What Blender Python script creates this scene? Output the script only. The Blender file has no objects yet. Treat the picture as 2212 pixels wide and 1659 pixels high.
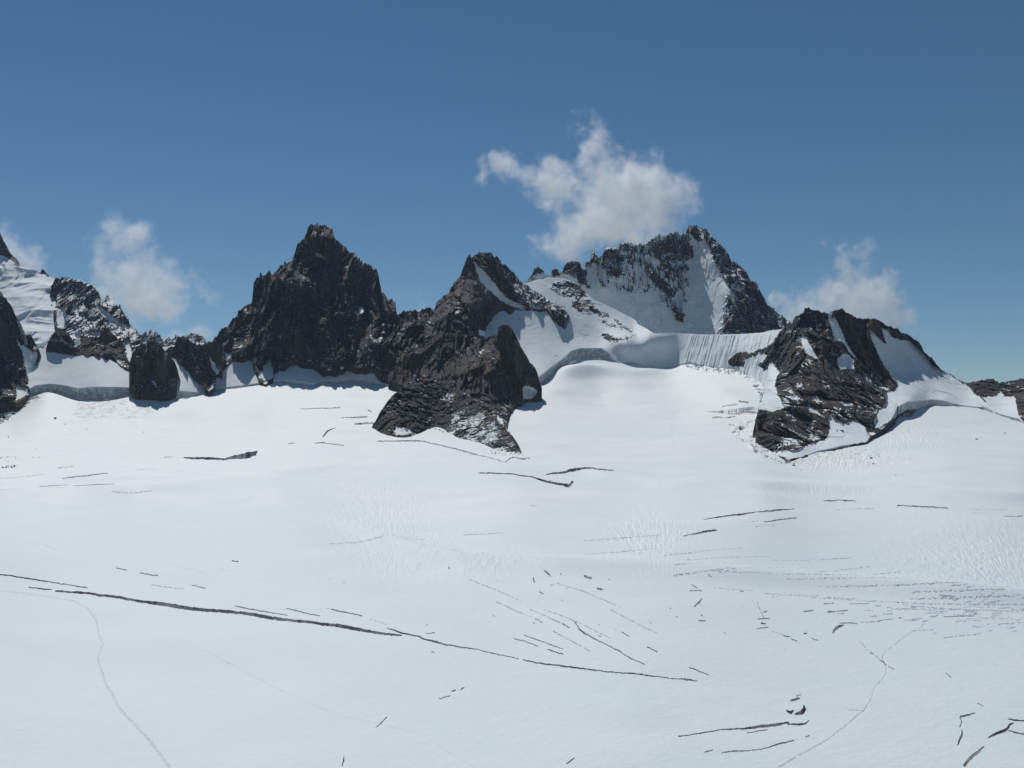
import bpy, bmesh, math, random
import numpy as np
from mathutils import Vector, Matrix

random.seed(7)
scene = bpy.context.scene
COL = scene.collection

# ------------------------------------------------------------------ camera
FPX = 2170.6            # focal length in picture units (picture 2212 x 1659)
CX, CY = 1106.0, 829.5
PITCH = math.radians(2.967)
cam_d = bpy.data.cameras.new('camera')
cam = bpy.data.objects.new('camera', cam_d)
COL.objects.link(cam)
cam.location = (0, 0, 0)
cam.rotation_euler = (math.radians(90) + PITCH, 0, 0)
cam_d.sensor_width = 36.0
cam_d.lens = 36.0 * FPX / 2212.0
cam_d.clip_start = 1.0
cam_d.clip_end = 60000.0
scene.camera = cam

# ------------------------------------------------------------------ sky, sun, exposure
SUN_EL = math.radians(53)
SUN_AZ = math.radians(-21)      # measured from +Y towards +X: behind the peaks, to the left
world = bpy.data.worlds.new('World')
scene.world = world
world.use_nodes = True
wn = world.node_tree.nodes; wl = world.node_tree.links
wn.clear()
wo = wn.new('ShaderNodeOutputWorld'); wb = wn.new('ShaderNodeBackground')
sky = wn.new('ShaderNodeTexSky')
sky.sky_type = 'NISHITA'; sky.sun_disc = False
sky.sun_elevation = SUN_EL; sky.sun_rotation = SUN_AZ
sky.altitude = 2800; sky.air_density = 1.0; sky.dust_density = 0.1; sky.ozone_density = 1.6
wb.inputs['Strength'].default_value = 0.071
hs = wn.new('ShaderNodeHueSaturation'); hs.inputs['Saturation'].default_value = 1.2; hs.inputs['Hue'].default_value = 0.492
wl.new(sky.outputs[0], hs.inputs['Color']); wl.new(hs.outputs[0], wb.inputs[0]); wl.new(wb.outputs[0], wo.inputs[0])
sun_d = bpy.data.lights.new('sun', 'SUN')
sun_d.energy = 4.0; sun_d.angle = math.radians(0.5); sun_d.color = (1.0, 0.975, 0.935)
sun = bpy.data.objects.new('sun', sun_d); COL.objects.link(sun)
SUNV = Vector((math.sin(SUN_AZ) * math.cos(SUN_EL), math.cos(SUN_AZ) * math.cos(SUN_EL), math.sin(SUN_EL)))
sun.rotation_euler = SUNV.to_track_quat('Z', 'Y').to_euler()
scene.view_settings.view_transform = 'Standard'
scene.view_settings.look = 'None'
scene.view_settings.exposure = -0.4
scene.view_settings.gamma = 1.0
scene.cycles.volume_bounces = 10
scene.cycles.max_bounces = 12
scene.cycles.diffuse_bounces = 4

# ------------------------------------------------------------------ numeric helpers
def pix(x, y, D):
    """point seen at picture position (x, y) at the ground distance D"""
    x = np.asarray(x, float); y = np.asarray(y, float); D = np.asarray(D, float)
    u = (x - CX) / FPX; v = (CY - y) / FPX
    c, s = math.cos(PITCH), math.sin(PITCH)
    dy = c - v * s; dz = s + v * c
    return np.stack([u / dy * D, D + 0 * u, dz / dy * D], -1)

def zoom(x0, y0, w, pts):
    """positions read off an enlarged crop -> picture units"""
    s = w * 0.6777 / 2212.0
    return [tuple([x0 * 0.6777 + p[0] * s, y0 * 0.6777 + p[1] * s] + [q * s for q in p[2:]]) for p in pts]
Z1 = lambda *p: zoom(0, 650, 800, p)
Z2 = lambda *p: zoom(0, 1000, 800, p)
Z3 = lambda *p: zoom(600, 650, 800, p)
Z4 = lambda *p: zoom(1100, 750, 800, p)
Z5 = lambda *p: zoom(1100, 1050, 800, p)
Z6 = lambda *p: zoom(1650, 650, 800, p)
Z7 = lambda *p: zoom(2100, 900, 800, p)
Z8 = lambda *p: zoom(2464, 900, 800, p)
K4 = lambda *p: zoom(0, 1300, 1100, p)
K5 = lambda *p: zoom(1000, 1300, 1100, p)
K6 = lambda *p: zoom(2164, 1300, 1100, p)
K7 = lambda *p: zoom(2164, 1800, 1100, p)
K8 = lambda *p: zoom(0, 1700, 1100, p)

def line(pts):
    a = np.array([p[:2] for p in pts], float)
    o = np.argsort(a[:, 0], kind='stable'); a = a[o]
    return lambda x: np.interp(x, a[:, 0], a[:, 1])

def _h(ix, iy, iz, seed):
    with np.errstate(over='ignore'):
        n = (ix.astype(np.uint32) * np.uint32(374761393) + iy.astype(np.uint32) * np.uint32(668265263)
             + iz.astype(np.uint32) * np.uint32(2147483647) + np.uint32((seed * 974711 + 12345) & 0xffffffff))
        n = (n ^ (n >> np.uint32(13))) * np.uint32(1274126177)
        n = (n ^ (n >> np.uint32(16))) * np.uint32(2246822519)
        n = n ^ (n >> np.uint32(15))
    return n.astype(np.float32) * np.float32(1.0 / 4294967295.0)

def vnoise(P, seed=0):
    """smooth value noise, -1..1"""
    P = np.asarray(P, np.float32)
    I = np.floor(P); f = P - I; I = I.astype(np.int32)
    f = f * f * f * (f * (f * 6 - 15) + 10)
    out = 0
    for dx in (0, 1):
        wx = f[..., 0] if dx else 1 - f[..., 0]
        for dy in (0, 1):
            wy = f[..., 1] if dy else 1 - f[..., 1]
            for dz in (0, 1):
                wz = f[..., 2] if dz else 1 - f[..., 2]
                out = out + wx * wy * wz * _h(I[..., 0] + dx, I[..., 1] + dy, I[..., 2] + dz, seed)
    return out * 2 - 1

def fbm(P, octv=4, seed=0, gain=0.5):
    a, s, t = 1.0, 0, 0
    P = np.asarray(P, np.float32)
    for k in range(octv):
        s = s + a * vnoise(P * (2.03 ** k) + 17.3 * k, seed + k); t += a; a *= gain
    return s / t

def ridged(P, octv=4, seed=0, gain=0.55):
    a, s, t = 1.0, 0, 0
    P = np.asarray(P, np.float32)
    for k in range(octv):
        s = s + a * (1 - 2 * np.abs(vnoise(P * (2.07 ** k) + 9.1 * k, seed + k))); t += a; a *= gain
    return s / t

def facet(P, seed=0, tilt=1.0):
    """angular blocks: every cell of a jittered lattice is its own tilted plane"""
    P = np.asarray(P, np.float32)
    I = np.floor(P - 0.5).astype(np.int32)
    best = np.full(P.shape[:-1], 1e9, np.float32); val = np.zeros(P.shape[:-1], np.float32)
    for dx in (0, 1):
        for dy in (0, 1):
            for dz in (0, 1):
                jx, jy, jz = I[..., 0] + dx, I[..., 1] + dy, I[..., 2] + dz
                cx = jx + 0.5 + 0.8 * (_h(jx, jy, jz, seed) - 0.5)
                cy = jy + 0.5 + 0.8 * (_h(jx, jy, jz, seed + 1) - 0.5)
                cz = jz + 0.5 + 0.8 * (_h(jx, jy, jz, seed + 2) - 0.5)
                ax, ay, az = P[..., 0] - cx, P[..., 1] - cy, P[..., 2] - cz
                d = ax * ax + ay * ay + az * az
                r = _h(jx, jy, jz, seed + 3) - 0.5
                gx = _h(jx, jy, jz, seed + 4) - 0.5; gz = _h(jx, jy, jz, seed + 5) - 0.5
                v = r + tilt * 2.0 * (ax * gx + az * gz)
                m = d < best
                best = np.where(m, d, best); val = np.where(m, v, val)
    return val * 1.6

def sstep(a, b, x):
    t = np.clip((x - a) / (b - a), 0, 1); return t * t * (3 - 2 * t)

def tps(pts, logd=False, lam=1e-4):
    """thin-plate surface through (x, y, D)"""
    A = np.array(pts, float); X = A[:, :2] / 500.0
    d = np.log(A[:, 2]) if logd else A[:, 2]
    n = len(X)
    def phi(r2): return 0.5 * r2 * np.log(r2 + 1e-12)
    K = phi(((X[:, None] - X[None]) ** 2).sum(-1)) + lam * np.eye(n)
    Pm = np.c_[np.ones(n), X]
    M = np.block([[K, Pm], [Pm.T, np.zeros((3, 3))]])
    w = np.linalg.solve(M, np.r_[d, 0, 0, 0])
    def f(x, y):
        x = np.asarray(x, float) / 500.0; y = np.asarray(y, float) / 500.0
        x, y = np.broadcast_arrays(x, y)
        o = w[n] + w[n + 1] * x + w[n + 2] * y
        for i in range(n):
            o = o + w[i] * phi((x - X[i, 0]) ** 2 + (y - X[i, 1]) ** 2)
        return np.exp(o) if logd else o
    return f

def inside(x, y, poly):
    r = np.zeros(x.shape, bool); n = len(poly)
    for i in range(n):
        x1, y1 = poly[i][:2]; x2, y2 = poly[(i + 1) % n][:2]
        if y1 == y2: continue
        c = ((y1 > y) != (y2 > y)) & (x < (x2 - x1) * (y - y1) / (y2 - y1) + x1)
        r ^= c
    return r

def grid_faces(ny, nx):
    i = np.arange(ny - 1)[:, None] * nx + np.arange(nx - 1)[None]
    return np.stack([i, i + nx, i + nx + 1, i + 1], -1).reshape(-1, 4)

def mesh_obj(name, V, Fq, mat, attrs=None, smooth=False, parent=None):
    used = np.unique(Fq)
    if len(used) < len(V):
        mp = np.full(len(V), -1, np.int64); mp[used] = np.arange(len(used))
        Fq = mp[Fq]; V = V[used]
        attrs = {k: a[used] for k, a in (attrs or {}).items()}
    me = bpy.data.meshes.new(name)
    me.vertices.add(len(V)); me.vertices.foreach_set('co', V.astype(np.float32).ravel())
    me.loops.add(Fq.size); me.loops.foreach_set('vertex_index', Fq.astype(np.int32).ravel())
    me.polygons.add(len(Fq))
    me.polygons.foreach_set('loop_start', np.arange(0, Fq.size, Fq.shape[1], dtype=np.int32))
    try: me.polygons.foreach_set('loop_total', np.full(len(Fq), Fq.shape[1], np.int32))
    except Exception: pass
    me.update(calc_edges=True)
    me.polygons.foreach_set('use_smooth', np.full(len(Fq), bool(smooth)))
    for k, a in (attrs or {}).items():
        at = me.attributes.new(k, 'FLOAT', 'POINT'); at.data.foreach_set('value', a.astype(np.float32))
    me.materials.append(mat)
    o = bpy.data.objects.new(name, me); COL.objects.link(o)
    if parent: o.parent = parent
    return o

def tag(o, label=None, cat=None, group=None, kind=None):
    if label: o['label'] = label
    if cat: o['category'] = cat
    if group: o['group'] = group
    if kind: o['kind'] = kind
    return o

# ------------------------------------------------------------------ materials
class NT:
    def __init__(s, name):
        s.m = bpy.data.materials.new(name); s.m.use_nodes = True
        s.t = s.m.node_tree; s.t.nodes.clear()
        s.out = s.t.nodes.new('ShaderNodeOutputMaterial')
    def n(s, typ, **kw):
        q = s.t.nodes.new(typ)
        for k, v in kw.items():
            if k == 'inp':
                for a, b in v.items():
                    if hasattr(b, 'is_linked') or isinstance(b, bpy.types.NodeSocket): s.t.links.new(b, q.inputs[a])
                    else: q.inputs[a].default_value = b
            else: setattr(q, k, v)
        return q
    def math(s, op, a, b=0.0, c=None, clamp=False):
        d = {0: a, 1: b}
        if c is not None: d[2] = c
        return s.n('ShaderNodeMath', operation=op, use_clamp=clamp, inp=d).outputs[0]
    def mix(s, f, a, b):
        q = s.n('ShaderNodeMix', data_type='RGBA')
        for k, v in ((0, f), (6, a), (7, b)):
            if isinstance(v, bpy.types.NodeSocket): s.t.links.new(v, q.inputs[k])
            else: q.inputs[k].default_value = v
        return q.outputs[2]
    def noise(s, scale, detail=4, rough=0.55, vec=None, dist=0.0):
        q = s.n('ShaderNodeTexNoise', inp={'Scale': scale, 'Detail': detail, 'Roughness': rough, 'Distortion': dist})
        if vec is not None: s.t.links.new(vec, q.inputs['Vector'])
        return q.outputs['Fac']
    def ramp(s, f, a, b):
        q = s.n('ShaderNodeMapRange', interpolation_type='SMOOTHSTEP', inp={0: f, 1: a, 2: b, 3: 0.0, 4: 1.0})
        return q.outputs[0]

def col(r, g, b): return (r, g, b, 1)
SNOW_A = col(0.82, 0.855, 0.865)
SNOW_B = col(0.73, 0.785, 0.805)

def terrain_material(name, snow_a=SNOW_A, snow_b=SNOW_B, rock=(col(.034, .040, .049), col(.098, .064, .046), col(.013, .017, .023)), rs=1.0):
    T = NT(name)
    tc = T.n('ShaderNodeTexCoord').outputs['Object']
    st = T.n('ShaderNodeVectorMath', operation='MULTIPLY', inp={0: tc, 1: (1.0, 1.0, 0.3)}).outputs[0]
    at = T.n('ShaderNodeAttribute', attribute_name='snow').outputs['Fac']
    ice = T.n('ShaderNodeAttribute', attribute_name='ice').outputs['Fac']
    f1 = T.noise(0.16 * rs, 5, 0.65, tc)
    s = T.math('ADD', at, T.math('MULTIPLY', T.math('SUBTRACT', f1, 0.5), 0.7))
    s = T.ramp(s, 0.42, 0.58)
    # rock colour: grey, with brown areas and dark streaks
    big = T.ramp(T.noise(0.011 * rs, 3, 0.5, st, 0.6), 0.42, 0.6)
    rc = T.mix(big, rock[0], rock[1])
    strk = T.ramp(T.noise(0.09 * rs, 6, 0.7, st), 0.42, 0.62)
    rc = T.mix(T.math('MULTIPLY', strk, 0.75), rc, rock[2])
    lt = T.ramp(T.noise(0.05 * rs, 5, 0.7, tc), 0.58, 0.75)
    rc = T.mix(T.math('MULTIPLY', lt, 0.45), rc, col(.14, .138, .136))
    sc = T.mix(T.ramp(T.noise(0.02, 4, 0.6, tc), 0.35, 0.7), snow_a, snow_b)
    icc = T.mix(T.ramp(T.noise(0.12, 5, 0.7, tc), 0.35, 0.65), col(.30, .34, .36), col(.62, .67, .69))
    sc = T.mix(ice, sc, icc)
    c = T.mix(s, rc, sc)
    rockb = T.n('ShaderNodeTexVoronoi', feature='F1', inp={'Scale': 0.22 * rs, 'Vector': st}).outputs['Distance']
    h = T.math('ADD', T.math('MULTIPLY', rockb, 2.5), T.math('MULTIPLY', T.noise(0.35 * rs, 6, 0.7, tc), 5.0))
    inv = T.math('SUBTRACT', 1.0, s)
    h = T.math('MULTIPLY', h, T.math('ADD', T.math('MULTIPLY', inv, 1.0), 0.06))
    bp = T.n('ShaderNodeBump', inp={'Strength': 0.8, 'Distance': 1.0, 'Height': h})
    p = T.n('ShaderNodeBsdfPrincipled', inp={'Base Color': c, 'Roughness': 0.75, 'Normal': bp.outputs[0]})
    p.inputs['Specular IOR Level'].default_value = 0.25
    T.t.links.new(p.outputs[0], T.out.inputs[0])
    return T.m

M_ROCK = terrain_material('rock_and_snow')
M_BROWN = terrain_material('brown_rock_and_snow', rock=(col(.05, .049, .052), col(.105, .074, .055), col(.02, .021, .025)))
M_DARK = terrain_material('dark_rock_and_snow', rock=(col(.042, .048, .048), col(.062, .055, .044), col(.015, .018, .022)))
M_FAR = terrain_material('far_rock_and_snow', rs=0.7)

def glacier_material():
    T = NT('glacier_snow')
    tc = T.n('ShaderNodeTexCoord').outputs['Object']
    at = T.n('ShaderNodeAttribute', attribute_name='firn_glare').outputs['Fac']
    c = T.mix(at, col(.83, .86, .865), col(.715, .785, .795))  # old firn is darker; sun glare on the wind fans is painted lighter
    n1 = T.ramp(T.noise(0.018, 5, 0.6, tc), 0.3, 0.75)
    c = T.mix(T.math('MULTIPLY', n1, 0.35), c, col(.67, .735, .755))
    n2 = T.ramp(T.noise(0.9, 3, 0.6, tc), 0.55, 0.8)
    c = T.mix(T.math('MULTIPLY', n2, 0.12), c, col(.55, .58, .6))
    tr = T.n('ShaderNodeAttribute', attribute_name='dirt').outputs['Fac']
    c = T.mix(tr, c, col(.40, .41, .42))
    wv = T.n('ShaderNodeVectorMath', operation='MULTIPLY', inp={0: tc, 1: (0.7, 1.0, 1.0)}).outputs[0]
    h = T.math('ADD', T.math('MULTIPLY', T.noise(0.45, 5, 0.6, wv), 0.55), T.math('MULTIPLY', T.noise(2.2, 3, 0.6, tc), 0.12))
    bp = T.n('ShaderNodeBump', inp={'Strength': 0.55, 'Distance': 1.0, 'Height': h})
    p = T.n('ShaderNodeBsdfPrincipled', inp={'Base Color': c, 'Roughness': 0.62, 'Normal': bp.outputs[0]})
    p.inputs['Specular IOR Level'].default_value = 0.3
    T.t.links.new(p.outputs[0], T.out.inputs[0])
    return T.m
M_GLAC = glacier_material()

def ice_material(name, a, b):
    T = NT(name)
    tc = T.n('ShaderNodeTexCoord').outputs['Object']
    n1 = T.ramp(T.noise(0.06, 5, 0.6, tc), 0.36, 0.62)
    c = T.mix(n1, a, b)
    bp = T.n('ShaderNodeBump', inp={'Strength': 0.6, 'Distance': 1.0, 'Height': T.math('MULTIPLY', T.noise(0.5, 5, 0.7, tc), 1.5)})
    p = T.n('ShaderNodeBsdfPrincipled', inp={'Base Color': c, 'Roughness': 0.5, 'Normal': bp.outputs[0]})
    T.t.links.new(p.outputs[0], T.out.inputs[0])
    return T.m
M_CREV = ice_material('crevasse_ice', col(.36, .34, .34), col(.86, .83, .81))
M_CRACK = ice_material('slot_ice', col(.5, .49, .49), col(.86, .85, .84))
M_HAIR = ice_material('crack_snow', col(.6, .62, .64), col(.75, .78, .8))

def stone_material():
    T = NT('boulder_rock')
    tc = T.n('ShaderNodeTexCoord').outputs['Object']
    c = T.mix(T.ramp(T.noise(0.8, 5, 0.6, tc), 0.35, 0.7), col(.07, .068, .065), col(.17, .15, .13))
    bp = T.n('ShaderNodeBump', inp={'Strength': 0.6, 'Distance': 0.4, 'Height': T.noise(1.5, 5, 0.7, tc)})
    p = T.n('ShaderNodeBsdfPrincipled', inp={'Base Color': c, 'Roughness': 0.85, 'Normal': bp.outputs[0]})
    T.t.links.new(p.outputs[0], T.out.inputs[0])
    return T.m
M_STONE = stone_material()

# ------------------------------------------------------------------ the glacier
G = tps([
    (-900, 1659, 400), (-900, 1200, 780), (-900, 1000, 1330), (-900, 900, 1850),
    (3100, 1659, 400), (3100, 1200, 780), (3100, 1000, 1250), (3100, 900, 1650),
    (0, 2600, 205), (1106, 2600, 200), (2212, 2600, 205), (1106, 3600, 125), (-300, 3600, 125), (2500, 3600, 125),
    (0, 1659, 372), (0, 1400, 530), (0, 1240, 715), (0, 1100, 960), (0, 1040, 1140), (0, 985, 1440), (0, 915, 1880),
    (150, 985, 1470), (150, 900, 1940), (100, 850, 2090), (290, 850, 2120), (300, 900, 1960), (300, 1050, 1120), (300, 1200, 770),
    (380, 868, 2080), (450, 850, 2155), (380, 920, 1850),
    (600, 1659, 362), (600, 1400, 522), (600, 1200, 765), (600, 1070, 1050), (600, 985, 1450), (600, 930, 1780), (600, 870, 2085), (600, 828, 2235),
    (870, 842, 2180), (800, 900, 1880), (800, 960, 1560),
    (1106, 1659, 358), (1106, 1400, 520), (1106, 1200, 765), (1106, 1070, 1060), (1106, 1000, 1360), (1106, 900, 1930),
    (1172, 832, 2260), (1210, 803, 2360), (1260, 776, 2450), (1260, 800, 2385), (1280, 832, 2285), (1340, 786, 2432), (1400, 794, 2428), (1455, 794, 2420), (1300, 860, 2170), (1300, 900, 1930), (1300, 960, 1590), (1300, 1025, 1260),
    (1490, 786, 2385), (1480, 830, 2220), (1480, 900, 1880), (1480, 1000, 1340),
    (1600, 800, 2180), (1600, 850, 1980), (1640, 830, 2030), (1600, 940, 1600),
    (1650, 1400, 520), (1650, 1659, 360), (1650, 1200, 765), (1650, 1070, 1050),
    (1700, 1003, 1330), (1780, 985, 1400), (1880, 960, 1470), (1940, 905, 1700), (1980, 880, 1830), (2080, 880, 1850),
    (2050, 930, 1570), (2050, 1000, 1250), (2050, 1075, 1020),
    (2212, 910, 1720), (2212, 950, 1460), (2212, 1010, 1200), (2212, 1100, 950), (2212, 1240, 715), (2212, 1400, 525), (2212, 1659, 364),
], logd=True, lam=2e-4)

LIP_PTS = [(-1400, 905), (-300, 925), (-60, 925), (0, 915), (30, 890), (60, 862), (83, 853), (92, 847.5), (122, 850), (153, 859), (167, 865), (181, 856), (205, 858), (230, 864), (260, 856),
    (288, 850), (300, 856), (330, 862), (400, 862), (425, 857), (450, 850), (467, 846), (473, 842.5), (512, 840), (554, 831), (578, 826), (620, 827), (652, 830), (679, 834), (701, 826),
    (735, 828), (786, 823), (809, 828), (872, 842), (900, 840), (1150, 835), (1173, 831), (1192, 816), (1204, 806), (1217.6, 800), (1222, 793), (1240.6, 786.5), (1250, 777),
    (1268, 774), (1299, 777), (1317, 777), (1337, 786.5), (1354, 782), (1368, 782), (1391, 791), (1423, 795), (1447, 794), (1472, 789), (1492, 785), (1533, 796), (1595, 799), (1620, 812), (1641, 828),
    (1648, 850), (1650, 950), (1660, 983), (1700, 1002), (1735, 991), (1765, 979), (1800, 974), (1820, 968), (1870, 964), (1885, 948), (1905, 942), (1937, 912),
    (1942, 902), (1969, 902), (1979, 884), (2023, 878), (2074, 879), (2111, 882), (2135, 889), (2172, 902), (2212, 914), (2400, 930), (3500, 900)]
lip = line(LIP_PTS)
glip = line([p for p in LIP_PTS if not 1645 < p[0] < 1875] + [(1680, 838), (1760, 862), (1800, 900), (1850, 946), (1872, 958)])

def mkc(pts, w0=None): return [p if len(p) > 2 else (p[0], p[1], w0) for p in pts]
# crevasses: (label, [ (x, y, width) ... ])
CREV = [
 ('longest open crevasse, running straight from the left side of the glacier to mid slope', K8((360,374,3),(550,384,6),(640,397,9),(770,410,11),(830,425,9),(960,445,14),(1050,458,16),(1180,478,16),(1260,490,12),(1400,497,10),(1530,507,10),(1640,518,12),(1720,535,14),(1850,550,10),(1990,565,10),(2080,580,12),(2212,595,12)) + K5((150,1390,12),(300,1420,12),(450,1445,8),(560,1460,2))),
 ('narrow crevasse at the left picture edge, just above the start of the longest one', K8((-40,266,4),(0,272,5),(130,290,5),(330,320,5),(560,352,2))),
 ('short thin crevasse between the left edge crack and the longest crevasse', K8((185,352,2),(230,355,4),(270,362,5),(330,365,2))),
 ('jagged crevasse that carries on right from the end of the longest one', K5((470,1408,2),(530,1430,10),(560,1442,8),(680,1470,8),(710,1488,6),(790,1505,12),(850,1522,8),(950,1540,8),(1050,1552,2))),
 ('thin crack joining the jagged crevasse to the trailing end of the long diagonal line', K5((1050,1553,3.2),(1150,1580,3.4),(1310,1612,3.2))),
 ('thin crevasse trailing off at the lower end of the long diagonal line', [(1130,1427,1.2),(1160,1434,2.4),(1230,1443,2.4),(1310,1454,2),(1380,1459,1.6),(1450,1467,1.4),(1505,1473,0.9)]),
 ('hooked crevasse below the small rock island, ending in a dark notch', K5((1060,420,2),(1250,422,3),(1310,430,5),(1400,442,8),(1480,470,8),(1600,490,10),(1635,497,14),(1660,476,10))),
 ('flat arrowhead crevasse right of the hooked one below the rock island', K5((1490,423,2),(1600,415,9),(1650,408,12),(1740,405,7),(1920,427,2))),
 ('wide grey crevasse mouth left of centre below the pyramid peak', K4((1180,317,2),(1250,318,7),(1330,318,10),(1440,322,6),(1500,313,16),(1580,305,28),(1630,295,20),(1645,285,6))),
 ('short slanting crevasse left of the small rock island', K4((2070,185,6),(2100,150,8),(2150,128,3))),
 ('fine curved crevasse just under the slanting one left of the rock island', K4((2020,228,3),(2060,224,4),(2200,243,3))),
 ('longer of the two flat crevasses on the far left below the rubble', K4((465,513,3),(600,505,8),(735,501,3))),
 ('shorter flat crevasse on the far left below the rubble', K4((250,508,2),(330,502,5),(430,498,3))),
 ('long spindle-shaped double crevasse below the right rock mountain', K6((160,720,2),(290,697,8),(390,687,10),(500,672,3),(610,663,10),(690,655,6),(740,648,2))),
 ('short crevasse just under the right end of the spindle-shaped one', K6((550,740,3),(650,723,6),(755,710,3))),
 ('short tapering crevasse lower left of the spindle-shaped one', K6((30,822,2),(120,806,5),(180,797,9),(245,789,4))),
 ('small dash crevasse on the rise below the right rock mountain', K6((930,600,2),(980,598,6),(1030,595,3),(1070,598,5),(1130,602,3))),
 ('long thin level crevasse on the right below the boulder', K6((1400,631,3),(1600,635,4),(1725,639,2))),
 ('open crevasse at the lower right leading left from the collapsed snow hole', K7((0,1125,2),(280,1075,3),(430,1068,8),(520,1055,14),(620,1045,16),(700,1028,8))),
 ('curved slot under the collapsed snow hole at the lower right', K7((700,1040,8),(760,1042,12),(810,1035,8),(835,1018,3))),
 ('collapsed snow hole with a dark roof at the lower right', K7((750,970,8),(785,962,22),(805,940,20),(802,915,4))),
 ('small notch left of the collapsed snow hole', K7((690,950,6),(715,962,16),(735,950,6))),
 ('small slot above the collapsed snow hole', K7((720,880,8),(745,873,14),(770,865,8))),
 ('curved crevasse low in the picture below the collapsed snow hole', K7((275,1232,3),(320,1222,6),(450,1217,4),(560,1200,5),(650,1170,6),(735,1147,3))),
 ('bent crevasse beside the lower right footpath, an upright hook', K7((1900,967,3),(1850,983,8),(1810,990,10),(1803,1000,5),(1815,1030,3),(1800,1060,6))),
 ('upright slot below the hook-shaped crevasse at the lower right', K7((1815,1080,3),(1815,1105,10),(1805,1135,12),(1785,1185,3))),
 ('zigzag crevasse near the right picture edge at the bottom', K7((1985,1128,4),(2020,1110,12),(2080,1085,16),(2105,1070,12),(2120,1040,8),(2145,1028,3))),
 ('straight crevasse cut by the right picture edge above the zigzag one', K7((2110,1003,3),(2160,1010,9),(2250,1018,8))),
 ('straight crevasse cut by the right picture edge beside the zigzag one', K7((2115,1082,4),(2160,1095,8),(2250,1114,8))),
 ('slanting crevasse running off the bottom right of the picture', K7((1830,1315,14),(1880,1255,16),(1920,1225,14),(1955,1190,3))),
 ('dark ragged hole at the head of the broken line on the right', K7((985,440,3),(1000,415,14),(1015,400,18),(1055,385,3))),
]
# fine cracks nobody could count
FINE = [K6((250,1092),(700,1120),(1180,1128)), K6((560,1200),(1000,1238),(1500,1262),(2212,1280)), K6((700,1140),(1100,1150),(1500,1148)), K6((900,1175),(1500,1190),(2000,1180)), K5((1000,1100),(1180,1170),(1330,1240)), K5((1560,1120),(1750,1180),(1960,1270)), K5((1480,1290),(1700,1380),(1900,1480)), K5((1900,1290),(2100,1400),(2212,1450)), K7((500,250),(520,300),(545,345)), K7((600,430),(680,455),(760,495)), K7((1160,490),(1200,540),(1280,600)), K6((-90,945),(200,908),(415,893)), K6((-50,984),(250,955),(600,945)), K6((600,972),(900,965),(1110,953)), K6((-130,1015),(460,995)), K6((-25,1056),(300,1035),(650,1025)),
 K6((-40,1095),(300,1083),(580,1073),(800,1075),(900,1055),(1230,1010)), K6((700,1095),(1180,1080),(1420,1045)), K6((1180,1120),(1400,1105)),
 K6((1640,1165),(1870,1145)), K6((1650,1180),(1900,1175),(2110,1155)), K6((1750,1200),(2060,1190)), K6((230,1160),(480,1180)), K6((600,1225),(640,1220)), K6((650,1210),(900,1215)), K6((950,1228),(1150,1237)),
 K6((1440,1275),(1800,1298),(2212,1310)), K6((1480,1240),(2212,1250)), K6((1500,1215),(2100,1225)), K6((1360,1298),(1700,1295)),
 K5((105,876),(700,850)), K5((960,815),(1210,802)), K5((1740,935),(2212,900)), K5((1930,1003),(2212,965)), K5((1730,855),(2212,820)), K5((850,950),(1100,945)), K5((1390,628),(1445,632)),
 K5((1170,1240),(1470,1380)), K5((1535,1435),(1770,1565)), K5((80,1280),(300,1330)), K5((360,1355),(470,1390)), K5((1390,1290),(1600,1390)),
 K4((0,448),(315,425)), K4((370,387),(480,370)), K4((0,528),(150,520)), K4((280,532),(420,530)), K4((720,552),(850,556),(970,543)), K4((970,1135),(1170,1160)), K4((1000,400),(880,402)),
 K6((410,743),(505,733)), K6((480,770),(620,759)), K6((1010,655),(1150,649),(1250,649)), K6((1850,645),(2100,648)), K6((1880,670),(1960,668)), K6((60,1016),(230,1000)), K6((240,1055),(430,1043)),
 K7((1165,372),(1290,366)), K7((1280,362),(1370,350)), K7((1450,358),(1565,348)), K7((1510,425),(1630,420)), K7((1085,944),(1180,952)), K7((0,737),(110,750)), K7((1700,470),(1940,440)), K7((1880,400),(1970,395),(1990,378)),
 K7((1670,295),(1810,290)), K7((1920,348),(2212,350)), K7((2080,380),(2212,370)), K7((1780,365),(1950,362))]
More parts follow.
